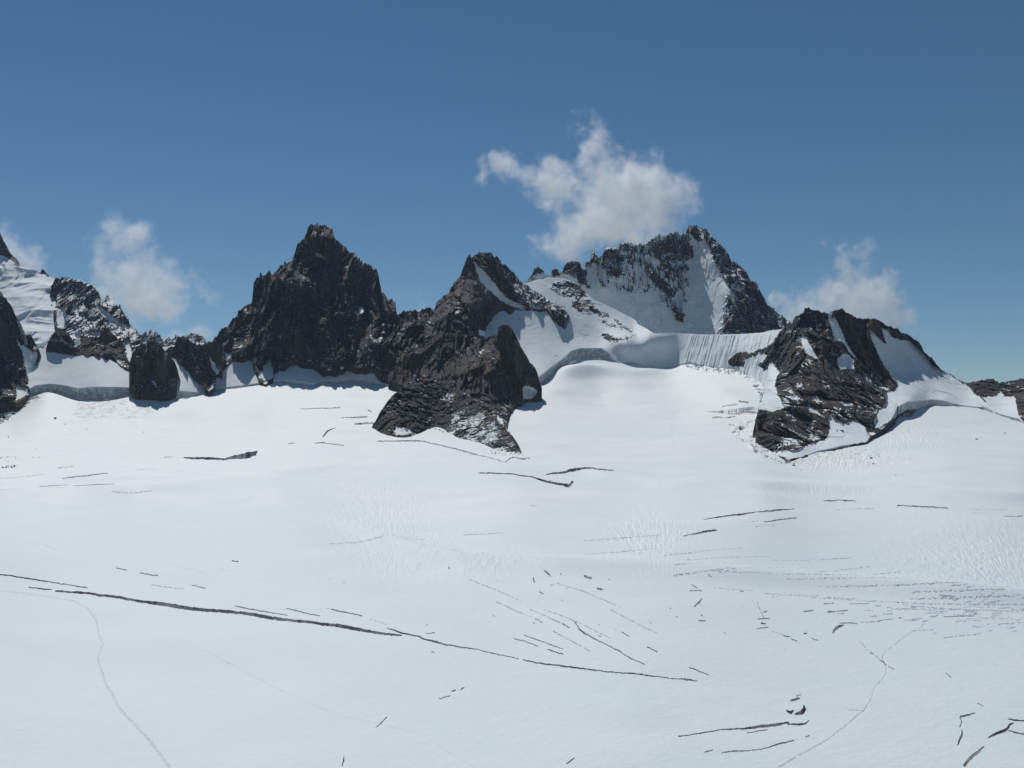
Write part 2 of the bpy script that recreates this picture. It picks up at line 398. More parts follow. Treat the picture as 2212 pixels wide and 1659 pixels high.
BOLD = [K4((400,450,1),(560,438,2),(690,423,3)), K6((2085,690,4),(2250,687,4)), K4((895,1062,4),(1010,1078,4)), K4((745,1035,3),(810,1045,3)), K4((1510,1270,4),(1590,1285,6),(1680,1300,5),(1840,1322,3)),
 K4((1840,1280,3),(1920,1300,5),(2050,1330,3)), K4((2130,1290,5),(2212,1310,5)), K4((1490,985,5),(1525,990,5)), K4((1230,1135,3),(1315,1157,3)), K5((120,1290,4),(200,1308,6),(310,1332,3)),
 K5((1280,1482,4),(1370,1505,5),(1425,1530,4)), K5((1500,1555,3),(1600,1588,5)), K5((1735,1085,10),(1780,1093,10)), K5((1820,1155,12),(1850,1162,12)), K5((1670,1370,3),(1700,1420,5),(1715,1432,12),(1735,1450,12),(1760,1460,8),(1800,1488,5),(1870,1520,4),(1960,1568,6),(2030,1615,5),(2120,1655,3)),
 K5((1480,1055,3),(1520,1080,6)), K5((1410,1090,5),(1415,1112,7)), K5((1350,1460,3),(1600,1555,2)), K5((2140,1540,3),(2200,1572,6)), K5((1975,1440,4),(2020,1465,4)), K5((1600,1385,3),(1640,1415,3)), K5((1450,1180,6),(1470,1190,4)), K5((720,1450,4),(775,1447,5)),
 K7((100,270,8),(130,245,12),(150,218,3)), K7((70,165,4),(145,168,4)), K7((130,360,10),(170,360,6)), K7((145,325,8),(155,330,6)), K7((510,350,4),(580,345,6)), K7((530,375,12),(555,378,6)), K7((670,455,6),(710,460,5)), K7((725,480,6),(755,490,3)),
 K7((500,410,3),(575,400,4)), K7((545,310,5),(560,305,3)), K7((70,668,3),(110,685,5),(190,712,4)), K7((10,735,3),(60,738,3),(110,750,3)), K7((440,1096,6),(500,1088,5),(570,1075,2)), K7((165,1226,5),(220,1213,2)), K7((755,850,5),(780,842,6)), K7((955,310,8),(1010,309,4),(1080,300,5)),
 K7((805,308,4),(860,300,4)), K7((925,262,2),(990,258,4)), K7((1095,262,3),(1190,261,6),(1215,258,2)), K7((1030,375,4),(1100,374,4),(1140,377,1)), K7((1700,340,3),(1770,335,6),(1900,331,3)), K7((1410,347,5),(1430,344,5)), K7((800,440,6),(820,440,6)), K7((850,470,2),(890,487,3)),
 K7((1915,900,3),(1955,922,4)), K7((1715,690,3),(1745,725,4)), K7((1285,610,2),(1330,640,3)), K7((1345,655,3),(1380,670,4)), K7((80,130,3),(115,150,5)), K7((815,1125,5),(835,1118,5)), K7((395,176,6),(415,178,4)), K7((1225,572,4),(1250,570,3)),
 [(1541,888,1.5),(1577,889,4),(1613,885,8),(1637,886,5)], [(1560,877.5,1),(1595,875.6,1)], [(1597,871,2),(1615,873,3)], [(1538,900,1.5),(1577,902,2),(1598,897,1.5)], [(1575,918,2),(1609,923,2)], [(1584,934,5),(1604,926,4)], [(1621,962,2),(1636,981,3)], [(812,1577,1.5),(836,1552,1.5)], [(950,1514,1),(972,1509,1)], [(977,1500,1.8),(984,1498,1.8)], [(995,1497,1.8),(1002,1494,1.8)], [(743,1642,1.5),(740,1659,2)], [(1225,1658,2),(1240,1647,1.5)],
 K5((180,62,4),(280,62,8),(340,60,10)), K5((262,105,6),(300,103,10),(380,103,18)), K5((350,15,4),(368,25,5)), K5((405,215,7),(500,214,6),(680,216,10)), K5((680,216,4),(800,240,5),(900,262,7),(1000,288,9),(1100,312,5),(1230,350,4),(1255,325,6),(1290,316,7),(1340,330,8),(1380,322,9)), K4((1850,235,4),(1890,230,4)), K4((1055,315,3),(1105,312,3)), K4((1930,10,2),(2180,0,3)),
 K6((210,25,4),(290,18,3)), K6((215,65,5),(260,62,4),(330,58,3)), K6((360,155,10),(400,130,14)), K6((470,240,8),(500,290,12))]
TRACKS = [(K8((-60,372),(0,375),(250,400),(470,435),(560,485),(615,550),(635,660),(660,715),(625,800),(640,860),(680,960),(760,1110),(850,1210),(950,1320),(1030,1420),(1090,1500),(1150,1580)), 2.2, 'faint footpath winding down the snow at the lower left'),
 (K7((2300,150),(2212,178),(2120,200),(1910,270),(1790,290),(1690,310),(1590,365),(1540,415),(1500,430),(1400,500),(1320,560),(1310,595),(1330,660),(1325,710),(1290,750),(1250,800),(1230,890),(1190,950),(1060,1060),(960,1140),(830,1215),(680,1303),(600,1350)), 1.9, 'well trodden footpath crossing the crevasses at the lower right'),
 (K8((1310,755),(1640,920),(1850,1030),(2100,1140),(2300,1200)) + [(900,1590),(960,1625),(1020,1660),(1060,1690)], 1.2, 'faint straight trail of steps low in the middle of the glacier'),
 ([(1470,882),(1455,895),(1449,915),(1452,950),(1460,985),(1480,1020)], 1.1, 'faint curved trail on the snow basin under the snow col')]

def seg_field(x, y, pts):
    """signed 'inside' field of a polyline with widths: >0 inside"""
    best = np.full(x.shape, -1e9)
    for (a, b) in zip(pts[:-1], pts[1:]):
        dx, dy = b[0] - a[0], b[1] - a[1]; L2 = dx * dx + dy * dy + 1e-9
        t = np.clip(((x - a[0]) * dx + (y - a[1]) * dy) / L2, 0, 1)
        d = np.hypot(x - a[0] - t * dx, y - a[1] - t * dy)
        best = np.maximum(best, (a[2] + (b[2] - a[2]) * t) * 0.5 - d)
    return best

for k_ in range(11):
    BOLD.append([(1641 + (k_ % 3) * 2, 842 + 6.2 * k_, 1.8), (1655 - (k_ % 2) * 4, 846 + 6.2 * k_, 2.6)])

def build_glacier():
    xs = np.concatenate([np.linspace(-1400, -120, 40)[:-1], np.linspace(-120, 2332, 2300), np.linspace(2332, 3500, 40)[1:]])
    rows = []
    ylow = np.concatenate([1700 + np.arange(0, 24) ** 1.6 * 12.5])
    NY = 1000
    top = glip(xs)
    wob = fbm(np.stack([xs / 9.0, 0 * xs, 0 * xs], -1), 3, 5) * 1.6 * (xs > 40)
    top = top + wob
    t = np.linspace(0, 1, NY)
    # rows crowd a little towards the far edge, where a row spans the most ground
    tt = 0.72 * t + 0.28 * t ** 2
    Y = top[None] + (1700 - top[None]) * tt[:, None]
    Y = np.concatenate([Y, np.repeat(ylow[1:, None], len(xs), 1)], 0)
    X = np.repeat(xs[None], Y.shape[0], 0)
    D = G(X, Y)
    # broad swells
    P0 = pix(X, Y, D)
    Zd = 2.3 * fbm(P0 / np.array([210., 130., 200.]), 3, 11) * sstep(0, 150, D)
    for (L, h, wd) in [([(700, 1120), (800, 1160), (900, 1195), (1000, 1212), (1400, 1228), (1800, 1262), (2300, 1300)], 6.0, 17), ([(1130, 992), (1280, 1018), (1420, 1040), (1700, 1050), (2000, 1066), (2300, 1078)], 5.0, 10), ([(-100, 1075), (400, 1050), (700, 1010), (800, 985)], 3.5, 10), ([(-100, 1370), (400, 1400), (900, 1480), (1500, 1560)], 1.3, 30)]:
        ff = line(L); xa, xb = L[0][0], L[-1][0]
        Zd += h * (1 - sstep(2280, 2480, X)) * np.exp(-((Y - ff(X)) / wd) ** 2) * sstep(xa, xa + 200, X) * (sstep(xb, xb - 150, X) if xb < 2250 else 1)
    # mounds and hollows under the col
    for (cx, cy, rx, ry, a) in [(1262, 806, 60, 13, 20), (1190, 846, 40, 10, 5), (1400, 806, 60, 9, 7), (1330, 830, 90, 12, 4), (1560, 850, 50, 14, 4), (950, 875, 120, 12, 4), (500, 890, 140, 14, 4), (1595, 868, 40, 10, 5), (930, 1000, 180, 22, 2.0), (1300, 1010, 160, 14, 2.0), (640, 975, 150, 12, 2.0)]:
        Zd += a * np.exp(-((X - cx) / rx) ** 2 - ((Y - cy) / ry) ** 2)
    # fans of wind-cut ridges
    fan_glare = np.zeros_like(X)
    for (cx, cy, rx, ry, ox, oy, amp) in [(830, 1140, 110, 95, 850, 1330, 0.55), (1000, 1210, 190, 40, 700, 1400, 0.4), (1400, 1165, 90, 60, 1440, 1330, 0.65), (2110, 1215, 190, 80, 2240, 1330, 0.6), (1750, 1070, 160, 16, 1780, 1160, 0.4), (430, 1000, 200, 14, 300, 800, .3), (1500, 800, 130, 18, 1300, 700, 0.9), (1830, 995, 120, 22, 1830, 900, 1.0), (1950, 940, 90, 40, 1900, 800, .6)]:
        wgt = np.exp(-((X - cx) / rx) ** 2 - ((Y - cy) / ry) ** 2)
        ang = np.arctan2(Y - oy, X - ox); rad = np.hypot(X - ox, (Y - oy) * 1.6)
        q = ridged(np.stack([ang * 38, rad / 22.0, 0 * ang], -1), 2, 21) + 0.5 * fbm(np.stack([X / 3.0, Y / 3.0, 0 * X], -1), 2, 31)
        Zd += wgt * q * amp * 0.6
        fan_glare += wgt * np.maximum(q, 0)  # ridge tops, where sun glare is painted in
    # rough avalanche debris at the wall feet
    deb = np.exp(-((X - 1790) / 110) ** 4 - ((Y - 990) / 20) ** 4) + 0.8 * np.exp(-((X - 245) / 95) ** 4 - ((Y - 885) / 22) ** 4)
    Zd += deb * 0.8 * facet(P0 / 7.0, 3)
    # broken ice left of the right mountain
    brk = inside(X + 3 * vnoise(P0 / 30, 8), Y + 2 * vnoise(P0 / 20, 9), [(1480, 783), (1600, 800), (1645, 825), (1655, 862), (1650, 905), (1662, 990), (1635, 985), (1590, 940), (1585, 925), (1610, 905), (1640, 885), (1640, 850), (1622, 828), (1590, 812), (1500, 800)])
    brk = brk & (Y < 1002)
    Zd += brk * (6.0 * facet(P0 / np.array([16, 22, 16.]), 41) + 2.0 * facet(P0 / 6.0, 43)) * 0.3
    bw = inside(X, Y, K6((170, 22), (330, 12), (480, -5), (560, 20), (600, 60), (520, 75), (420, 60), (300, 35))) 
    Zd -= bw * 5.0
    # near ridges of hardened snow
    Zd += 0.16 * fbm(np.stack([(P0[..., 0] + 0.5 * P0[..., 1]) / 13.0, (P0[..., 1] - 0.5 * P0[..., 0]) / 7.0, 0 * X], -1), 4, 51) * sstep(900, 300, D)
    for pts in [K4((1270,1005),(1600,1085),(1950,1180),(2090,1230)), K4((2040,1090),(2212,1120)), K4((1080,1005),(1300,1060)), K5((100,1095),(240,1130),(440,1195)), K5((450,1140),(620,1190)), K5((930,1290),(1150,1370),(1300,1440)),
                K5((820,1250),(960,1300)), K5((1400,1215),(1500,1260)), K5((520,1280),(700,1340)), K5((1080,1390),(1280,1480)), K4((200,885),(330,905)), K4((1200,1120),(1320,1150))]:
        a = np.array(pts); c0, c1 = np.searchsorted(xs, [a[:, 0].min() - 6, a[:, 0].max() + 6]); sl = (slice(None), slice(c0, c1))
        q = seg_field(X[sl], Y[sl] + 1.0 * vnoise(np.stack([X[sl] / 12, 0 * X[sl], 0 * X[sl]], -1), 64), [(p[0], p[1], 1.0) for p in pts])
        Zd[sl] -= 0.55 * sstep(-1.6, 0.3, q) * (0.5 + 0.5 * vnoise(np.stack([X[sl] / 8, Y[sl] / 8, 0 * X[sl]], -1), 65))
    # tracks
    dirt = np.zeros_like(X)
    tid = np.zeros(X.shape, np.int32)
    for k, (pts, w, lb) in enumerate(TRACKS):
        p3 = [(a[0], a[1], w * (1 + (1.6 if k == 0 else 0.8) * float(np.clip((a[1] - 1350) / 300, 0, 1)) * (k < 2))) for a in pts]
        s = seg_field(X + 1.5 * vnoise(np.stack([X / 25, Y / 25, 0 * X], -1), 61), Y, p3)
        m = sstep(-0.8, 0.3, s)
        st = np.clip(0.55 + 0.6 * vnoise(P0 / (1.1 if k == 0 else 1.6), 62), 0, 1)
        Zd -= m * st * (0.22 if k < 2 else 0.14)
        dirt = np.maximum(dirt, m * st * (0.5, 0.62, 0.36, 0.28)[k])
        tid[s > -0.3] = k + 1
    dirt += 0.5 * (deb > 0.4) * (fbm(P0 / 9.0, 3, 71) > 0.22) * (X < 400)
    # crevasses: the surface drops away between the two lips
    cid = np.zeros(X.shape, np.int32)
    wx = 1.5 * fbm(np.stack([X / 6, Y / 6, 0 * X], -1), 3, 81); wy = 1.3 * fbm(np.stack([X / 6, Y / 6, 5 + 0 * X], -1), 3, 82)
    drop = np.zeros_like(X)
    def cut(pts, k, depth, minw=1.0):
        a = np.array(pts)
        pts = [(p[0], p[1], max(p[2], minw)) for p in pts]
        x0, x1, y0, y1 = a[:, 0].min() - 8, a[:, 0].max() + 8, a[:, 1].min() - 8, a[:, 1].max() + 8
        c0, c1 = np.searchsorted(xs, [x0, x1])
        sel = (Y[:, c0:c1] > y0) & (Y[:, c0:c1] < y1)
        if not sel.any(): return
        rr = np.where(sel.any(1))[0]; r0, r1 = rr[0], rr[-1] + 1
        sx, sy = slice(r0, r1), slice(c0, c1)
        s = seg_field(X[sx, sy] + wx[sx, sy], Y[sx, sy] + wy[sx, sy], pts)
        if depth > 8: s = s + 0.35 * (np.array(pts)[:, 2].max() > 4.2) - 0.12 + 0.6 * (k == 1)
        m = s > 0
        q = D[sx, sy] / 500.0
        dd = np.where(m, depth * q ** 0.5, 0)
        drop[sx, sy] = np.maximum(drop[sx, sy], dd)
        cc = cid[sx, sy]; cc[m] = k
    rng = random.Random(5)
    for pts in FINE:      # dashed hairline cracks
        ptsw = [(p[0], p[1], 0.0) for p in pts]
        L = sum(math.dist(a[:2], b[:2]) for a, b in zip(ptsw[:-1], ptsw[1:]))
        s = 0.0
        while s < L:
            ln = rng.uniform(3, 13); 
            def at(q):
                for a, b in zip(ptsw[:-1], ptsw[1:]):
                    l = math.dist(a[:2], b[:2])
                    if q <= l: return (a[0] + (b[0] - a[0]) * q / l, a[1] + (b[1] - a[1]) * q / l)
                    q -= l
                return ptsw[-1][:2]
            e = min(L, s + ln)
            cut([at(s) + (0.9,), at(e) + (0.9,)], 200, 0.55, 0.9)
            s = e + rng.uniform(1.5, 6)
    for k in range(85):   # the crackled area on the right
        x = 2250 - abs(rng.gauss(0, 190)); y = rng.gauss(1325, 24) - (2212 - x) * 0.02
        l = rng.uniform(5, 28)
        cut([(x, y, .9), (x + l, y + rng.uniform(-2, 1.2), .9)], 200, 0.5, 0.9)
    for k in range(35):   # scattered nicks in the middle
        x = rng.uniform(900, 1800); y = rng.uniform(1205, 1420)
        l = rng.uniform(1, 5)
        cut([(x, y, 1.2), (x + l, y + l * .4, 1.0)], 200, 0.8, 1.0)
    for pts in BOLD: cut([(p[0], p[1], p[2] * 0.78) for p in pts], 201, 2.0, 0.95)
    for k, (lb, pts) in enumerate(CREV): cut(pts, k + 1, 11.0)
    P = pix(X, Y, D)
    P[..., 2] += Zd - drop * (0.85 + 0.3 * vnoise(P0 / 11.0, 91))
    # the far edge turns down into the gap in front of the walls
    edge = []
    E = P[0].copy()
    for (dy, dz) in ((0.6, -1.0), (1.6, -5), (2.5, -30)):
        q = E.copy(); q[:, 1] += dy; q[:, 2] += dz; edge.append(q)
    # near side: carry on below and behind the viewpoint
    N = P[-1].copy(); near = []
    for (f, dz) in ((0.5, -6), (0.0, -10), (-1.0, -14), (-2.0, -20)):
        q = N.copy(); q[:, 1] = N[:, 1] * f; q[:, 2] += dz; near.append(q)
    V = np.concatenate([np.array(edge[::-1]), P, np.array(near)], 0)
    ne, nn = 3, len(near)
    def padrow(a, v=0): return np.concatenate([np.full((ne, a.shape[1]), v, a.dtype), a, np.full((nn, a.shape[1]), v, a.dtype)], 0)
    firn_glare = sstep(1000, 1250, Y) * 0.85 + 0.55 * fbm(P0 / np.array([260., 120., 200.]), 4, 101) - 0.7 * np.clip(fan_glare, 0, 1)  # older snow low down, minus sun glare painted on the fan ridges
    firn_glare = padrow(np.clip(firn_glare, 0, 1)); firn_glare[-nn:] = 0.8
    dirt = padrow(np.clip(dirt, 0, 1)); cid = padrow(cid); tid = padrow(tid)
    ny, nx = V.shape[:2]
    F = grid_faces(ny, nx)
    Vf = V.reshape(-1, 3); c = cid.reshape(-1)[F].max(1); tq = tid.reshape(-1)[F].max(1)
    at = {'firn_glare': firn_glare.reshape(-1), 'dirt': dirt.reshape(-1)}
    base = (c == 0) & (tq == 0)
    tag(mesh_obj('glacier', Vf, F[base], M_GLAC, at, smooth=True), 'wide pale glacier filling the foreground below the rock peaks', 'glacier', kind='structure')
    for k, (pts, w, lb) in enumerate(TRACKS):
        s = (c == 0) & (tq == k + 1)
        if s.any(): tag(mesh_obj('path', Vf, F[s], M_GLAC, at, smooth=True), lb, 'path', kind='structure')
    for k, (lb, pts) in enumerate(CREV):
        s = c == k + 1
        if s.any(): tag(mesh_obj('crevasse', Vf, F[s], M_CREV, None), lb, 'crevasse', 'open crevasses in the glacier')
    s = c == 201
    tag(mesh_obj('broken_cracks', Vf, F[s], M_CRACK, None), 'scattered short cracks and slots broken into the glacier snow', 'cracks', kind='stuff')
    s = c == 200
    tag(mesh_obj('hairline_cracks', Vf, F[s], M_HAIR, None), 'dashed hairline cracks ruled across the snow on the right', 'cracks', kind='stuff')
build_glacier()

def ground_z(x, y):
    d = float(G(x, y)); return Vector(pix(x, y, d).tolist()), d

# ------------------------------------------------------------------ mountain walls
def relief(P, a, stretch=(1, 1, 2.2), seed=0, scale=1.0):
    st = np.array(stretch, float) * scale
    w = np.stack([vnoise(P / (70.0 * scale), seed + 50), 0 * P[..., 0], vnoise(P / (70.0 * scale), seed + 51)], -1) * 14 * scale
    Q = P + w
    r = a[0] * ridged(Q / (95.0 * st), 3, seed)
    r = r + 0.55 * a[0] * ridged(Q / (np.array([34., 230., 190.]) * scale) + 5.5, 3, seed + 5)
    slab = 0.35 + 0.95 * sstep(-0.35, 0.35, vnoise(P / (75.0 * scale) + 3.3, seed + 6))
    r = r + a[1] * facet(Q / (38.0 * st), seed + 10, 1.3)
    r = r + slab * a[2] * facet(Q / (15.0 * st), seed + 20, 1.2)
    r = r + slab * a[3] * facet(Q / (6.0 * st), seed + 30, 1.0)
    j1 = vnoise(Q / (np.array([30., 150., 130.]) * scale) + 7.7, seed + 7); j2 = vnoise(Q / (np.array([55., 60., 26.]) * scale) + 1.7, seed + 8)
    gr = min(8.0, 0.28 * a[0]) * (a[3] > 0)
    r = r - gr * np.exp(-(j1 / 0.07) ** 2) - 0.35 * gr * np.exp(-(j2 / 0.06) ** 2)
    return r

def patch(name, top, bot, ctrl, dx=0.95, dy=0.95, amp=(16, 9, 5, 2.2), jag=1.6, stretch=(1, 1, 2.2), scale=1.0, seed=0,
          base_snow=0.0, snow=(), rock=(), zones=(), ext=14, gap=6.0, fade=14, mat=None, back=1.15, label=None, cat='mountain', cover=0.035,
          snow_amp=0.12, ledge=1.0, wobble=2.5, lam=1e-4, bump=(), flute=None, ribs=(), kind='structure', backrows=True, smooth=False):
    """a mountain face: top ridge line, foot line, depths; returns the object"""
    x0 = max(top[0][0], bot[0][0]); x1 = min(top[-1][0], bot[-1][0])
    nx = int((x1 - x0) / dx) + 2
    xs = np.linspace(x0, x1, nx)
    ft, fb = line(top), line(bot)
    f = tps([c for c in ctrl], lam=lam)
    j = jag * 2.7 * (ridged(np.stack([xs / 8.5, 0 * xs, 0 * xs], -1), 4, seed + 70, 0.75) - 0.25)
    T0 = ft(xs); B0 = fb(xs)
    T = T0 + j * -1.0 * sstep(0, 12, B0 - T0)
    B = np.maximum(B0, T + 0.5)
    ny = max(8, int(np.percentile(B - T, 85) / dy))
    t = np.linspace(0, 1, ny)[:, None]
    Y = T[None] + (B - T)[None] * t
    X = np.repeat(xs[None], ny, 0)
    D = f(X, Y)
    # extension straight down below the foot line
    ne = 7
    Ye = B[None] + ext * (np.arange(1, ne + 1) / ne)[:, None]
    De = np.repeat(D[-1:], ne, 0)
    Yf = np.concatenate([Y, Ye]); Df = np.concatenate([D, De]); Xf = np.repeat(xs[None], ny + ne, 0)
    P = pix(Xf, Yf, Df)
    # where is snow drawn
    jx = wobble * (fbm(P / 14.0, 3, seed + 90) + 0.8 * vnoise(P / 4.0, seed + 97)); jy = wobble * (fbm(P / 14.0 + 30, 3, seed + 91) + 0.8 * vnoise(P / 4.0, seed + 98))
    S = np.full(Xf.shape, float(base_snow))
    for poly in snow: S[inside(Xf + jx, Yf + jy, poly)] = 1.0
    for poly in rock: S[inside(Xf + jx, Yf + jy, poly)] = 0.0
    dens = np.zeros(Xf.shape)
    for (poly, v, sx_) in ribs:
        q = ridged(P / np.array([sx_, sx_ * 6, sx_ * 5]) + 2.2, 3, seed + 44)
        S[inside(Xf + 2 * jx, Yf + 2 * jy, poly) & (q > v)] = 0.0
    for (poly, v) in zones: dens[inside(Xf + 2 * jx, Yf + 2 * jy, poly)] = v
    R = relief(P, amp, stretch, seed, scale)
    rockw = np.where(S > 0.5, snow_amp, 1.0)
    # soften the change of relief between rock and snow
    for _ in range(2):
        rockw = (rockw + np.roll(rockw, 1, 0) + np.roll(rockw, -1, 0) + np.roll(rockw, 1, 1) + np.roll(rockw, -1, 1)) / 5.0
    foot = 0.2 + 0.8 * sstep(0, fade, B[None] - Yf)
    edge = sstep(0, 4, np.minimum(Xf - x0, x1 - Xf)) if True else 1
    Dn = Df - R * rockw * foot * (0.3 + 0.7 * edge)
    for (cx, cy, rx, ry, a) in bump:
        Dn -= a * np.exp(-((Xf - cx) / rx) ** 2 - ((Yf - cy) / ry) ** 2)
    Ic = np.zeros(Xf.shape); Ic[ny:] = 1.0
    if smooth: Dn[ny + 1:] -= 2.5 * facet(P[ny + 1:] / np.array([9., 9., 5.]), seed + 60) + 1.5 * fbm(P[ny + 1:] / 4.0, 2, seed + 61)
    if flute:
        fx = Xf + 0.28 * (Yf - flute[1]); w_ = sstep(0, 6, Xf - flute[0] - (770 - Yf) * 0.3) * sstep(716, 726, Yf)
        Dn -= w_ * flute[2] * (ridged(np.stack([fx / 5.5, Yf / 90, 0 * fx], -1), 3, seed + 77) + 0.4)
    P = pix(Xf, Yf, Dn)
    # face normals on the grid -> snow lying on ledges
    gx = np.gradient(P, axis=1); gy = np.gradient(P, axis=0)
    N = np.cross(gx, gy); N /= np.linalg.norm(N, axis=-1, keepdims=True) + 1e-9
    nz = np.abs(N[..., 2])
    val = nz + 0.34 * fbm(P / np.array([16., 30., 30.]), 3, seed + 95) + 0.12 * vnoise(P / 3.0, seed + 96)
    rk = np.argsort(np.argsort(val[:ny].ravel())) / float(ny * nx)
    rk = np.concatenate([rk.reshape(ny, nx), np.zeros((ne, nx))])
    cov = np.maximum(dens, cover)
    led = sstep(-0.02, 0.02, rk - (1 - cov)) * ledge
    A = np.maximum(S, np.where(S > 0.5, 1, led * np.where(S < 0.5, 1, 0)))
    # speckle of rock poking through the snow
    holes = [h for h in rock]
    V = [P]; at = [A]; ai = [Ic]
    if backrows:
        Bk = []; top3 = P[0]
        for k in range(1, 11):
            s = k * 3.5 + k * k * 2.2
            q = top3.copy(); q[:, 1] += s; q[:, 2] -= s * back + 0.0 * s
            q[:, 2] += 3.0 * vnoise(q / 20.0, seed + 99) * min(1, k / 3)
            Bk.append(q)
        V = [np.array(Bk[::-1])] + V
        at = [np.full((10, nx), 0.5 if base_snow < .5 else 1.0)] + at; ai = [np.zeros((10, nx))] + ai
    V = np.concatenate(V); at = np.concatenate(at); ai = np.concatenate(ai)
    F = grid_faces(V.shape[0], nx)
    o = mesh_obj(name, V.reshape(-1, 3), F, mat or M_ROCK, {'snow': at.reshape(-1), 'ice': ai.reshape(-1)}, smooth=smooth)
    return tag(o, label, cat, kind=kind)

def along(pts, Dl):
    """control points on a line: pts (x,y) with a depth list or depth(x,y)"""
    return [(p[0], p[1], (Dl(p[0], p[1]) if callable(Dl) else Dl[i])) for i, p in enumerate(pts)]
def gl(x, y=None, g=8.0): 
    yy = float(lip(x)); return float(G(x, yy)) + g

# --- snow headwall under the left peaks (behind the rock pillars)
HWB = [(40, 862), (60, 842), (76, 833), (107, 829), (138, 832), (168, 839), (200, 836), (260, 836), (290, 838), (400, 846), (440, 848), (460, 845), (470, 838), (520, 833), (550, 829), (590, 822), (600, 820),
       (635, 822), (660, 825), (677, 829), (694, 822), (726, 819), (770, 816), (800, 820), (840, 832), (885, 842)]
HWT = [(40, 735), (60, 740), (80, 751), (115, 757), (128, 760), (150, 766), (178, 764), (200, 770), (225, 768), (245, 782), (270, 792), (285, 790), (300, 760), (380, 745), (440, 740), (470, 755), (500, 765), (560, 760), (600, 765), (700, 765), (800, 790), (885, 812)]
hw_ctrl = [(x, float(line(HWB)(x)), gl(x, g=9)) for x in (45, 100, 160, 230, 300, 380, 450, 520, 600, 680, 760, 830, 880)]
hw_ctrl += [(x, y, d) for x, y, d in ((45, 745, 2232), (115, 757, 2224), (180, 745, 2252), (280, 745, 2278), (380, 745, 2290), (470, 760, 2305), (560, 770, 2350), (700, 775, 2375), (800, 795, 2300), (880, 815, 2225))]
patch('snow_slope', HWT, HWB, hw_ctrl, amp=(3, 0, 0, 0), base_snow=1, snow_amp=0.5, jag=0.5, ext=26, gap=8, label='steep shaded snow headwall between the dark rock pillars on the left', cat='snow slope', seed=3, stretch=(1, 1, 3),
      rock=[Z1((280,1350),(320,1380),(330,1430),(310,1420),(285,1380))], wobble=1.0, smooth=True)
HWf = tps(hw_ctrl)

# --- far small teeth on the skyline
patch('mountain', Z1((1190,1200),(1230,1150),(1260,1150),(1285,1110),(1295,1140),(1310,1140),(1325,1105),(1345,1140),(1370,1120),(1400,1150),(1430,1190),(1445,1250)),
      Z1((1190,1330),(1445,1330)), along(Z1((1190,1330),(1445,1330)), [3600, 3600]) + along(Z1((1230,1150),(1400,1150)), [3680, 3680]), dx=0.8, dy=0.8, amp=(8, 8, 5, 3), jag=2.0, scale=1.2, seed=5, zones=[([(0, 0), (2000, 0), (2000, 2000), (0, 2000)], 0.4)], ext=6, mat=M_FAR,
      label='tiny distant snow-dusted pinnacles left of the notch on the skyline')
patch('mountain', Z1((1420,1260),(1440,1220),(1490,1160),(1510,1190),(1550,1150),(1590,1180),(1620,1160),(1700,1140),(1750,1155),(1800,1180),(1820,1220),(1850,1250)),
      Z1((1420,1340),(1850,1340)), along(Z1((1420,1340),(1850,1340)), [3600, 3600]) + along(Z1((1490,1160),(1800,1180)), [3690, 3690]), dx=0.8, dy=0.8, amp=(8, 8, 5, 3), jag=2.0, scale=1.2, seed=8, zones=[([(0, 0), (2000, 0), (2000, 2000), (0, 2000)], 0.4)], ext=6, mat=M_FAR,
      label='rounded distant snow-dusted crest beside the pyramid peak on the skyline')

# --- snow peak at the far left with seracs
SLT = [(-160, 420)] + Z1((0,240),(20,300),(60,370),(80,420),(120,460),(150,480),(172,515),(176,535),(250,570),(330,592),(360,602),(366,572),(400,592),(435,636),(480,660),(560,720),(700,860))
SLB = [(-160, 760)] + Z1((0,1290),(500,1290),(700,1290))
patch('mountain', SLT, SLB, [(-160, 760, 2480), (0, 757, 2480), (90, 757, 2490), (170, 757, 2520), (-160, 430, 3000), (0, 505, 2960), (60, 580, 2900), (120, 605, 2830), (0, 600, 2840), (60, 650, 2700), (40, 700, 2590), (170, 660, 2760)],
      amp=(26, 0, 0, 0), base_snow=1, snow_amp=1.0, jag=0.8, scale=1.4, stretch=(1.2, 1.2, 0.8), seed=12, ext=4, smooth=True,
      rock=[Z1((-800,0),(0,230),(60,370),(120,450),(180,530),(140,525),(60,470),(0,450),(-800,300)), Z1((350,610),(360,560),(440,630),(430,645))],
      label='white ice-covered peak at the left picture edge with serac steps', wobble=1.5, mat=M_FAR)

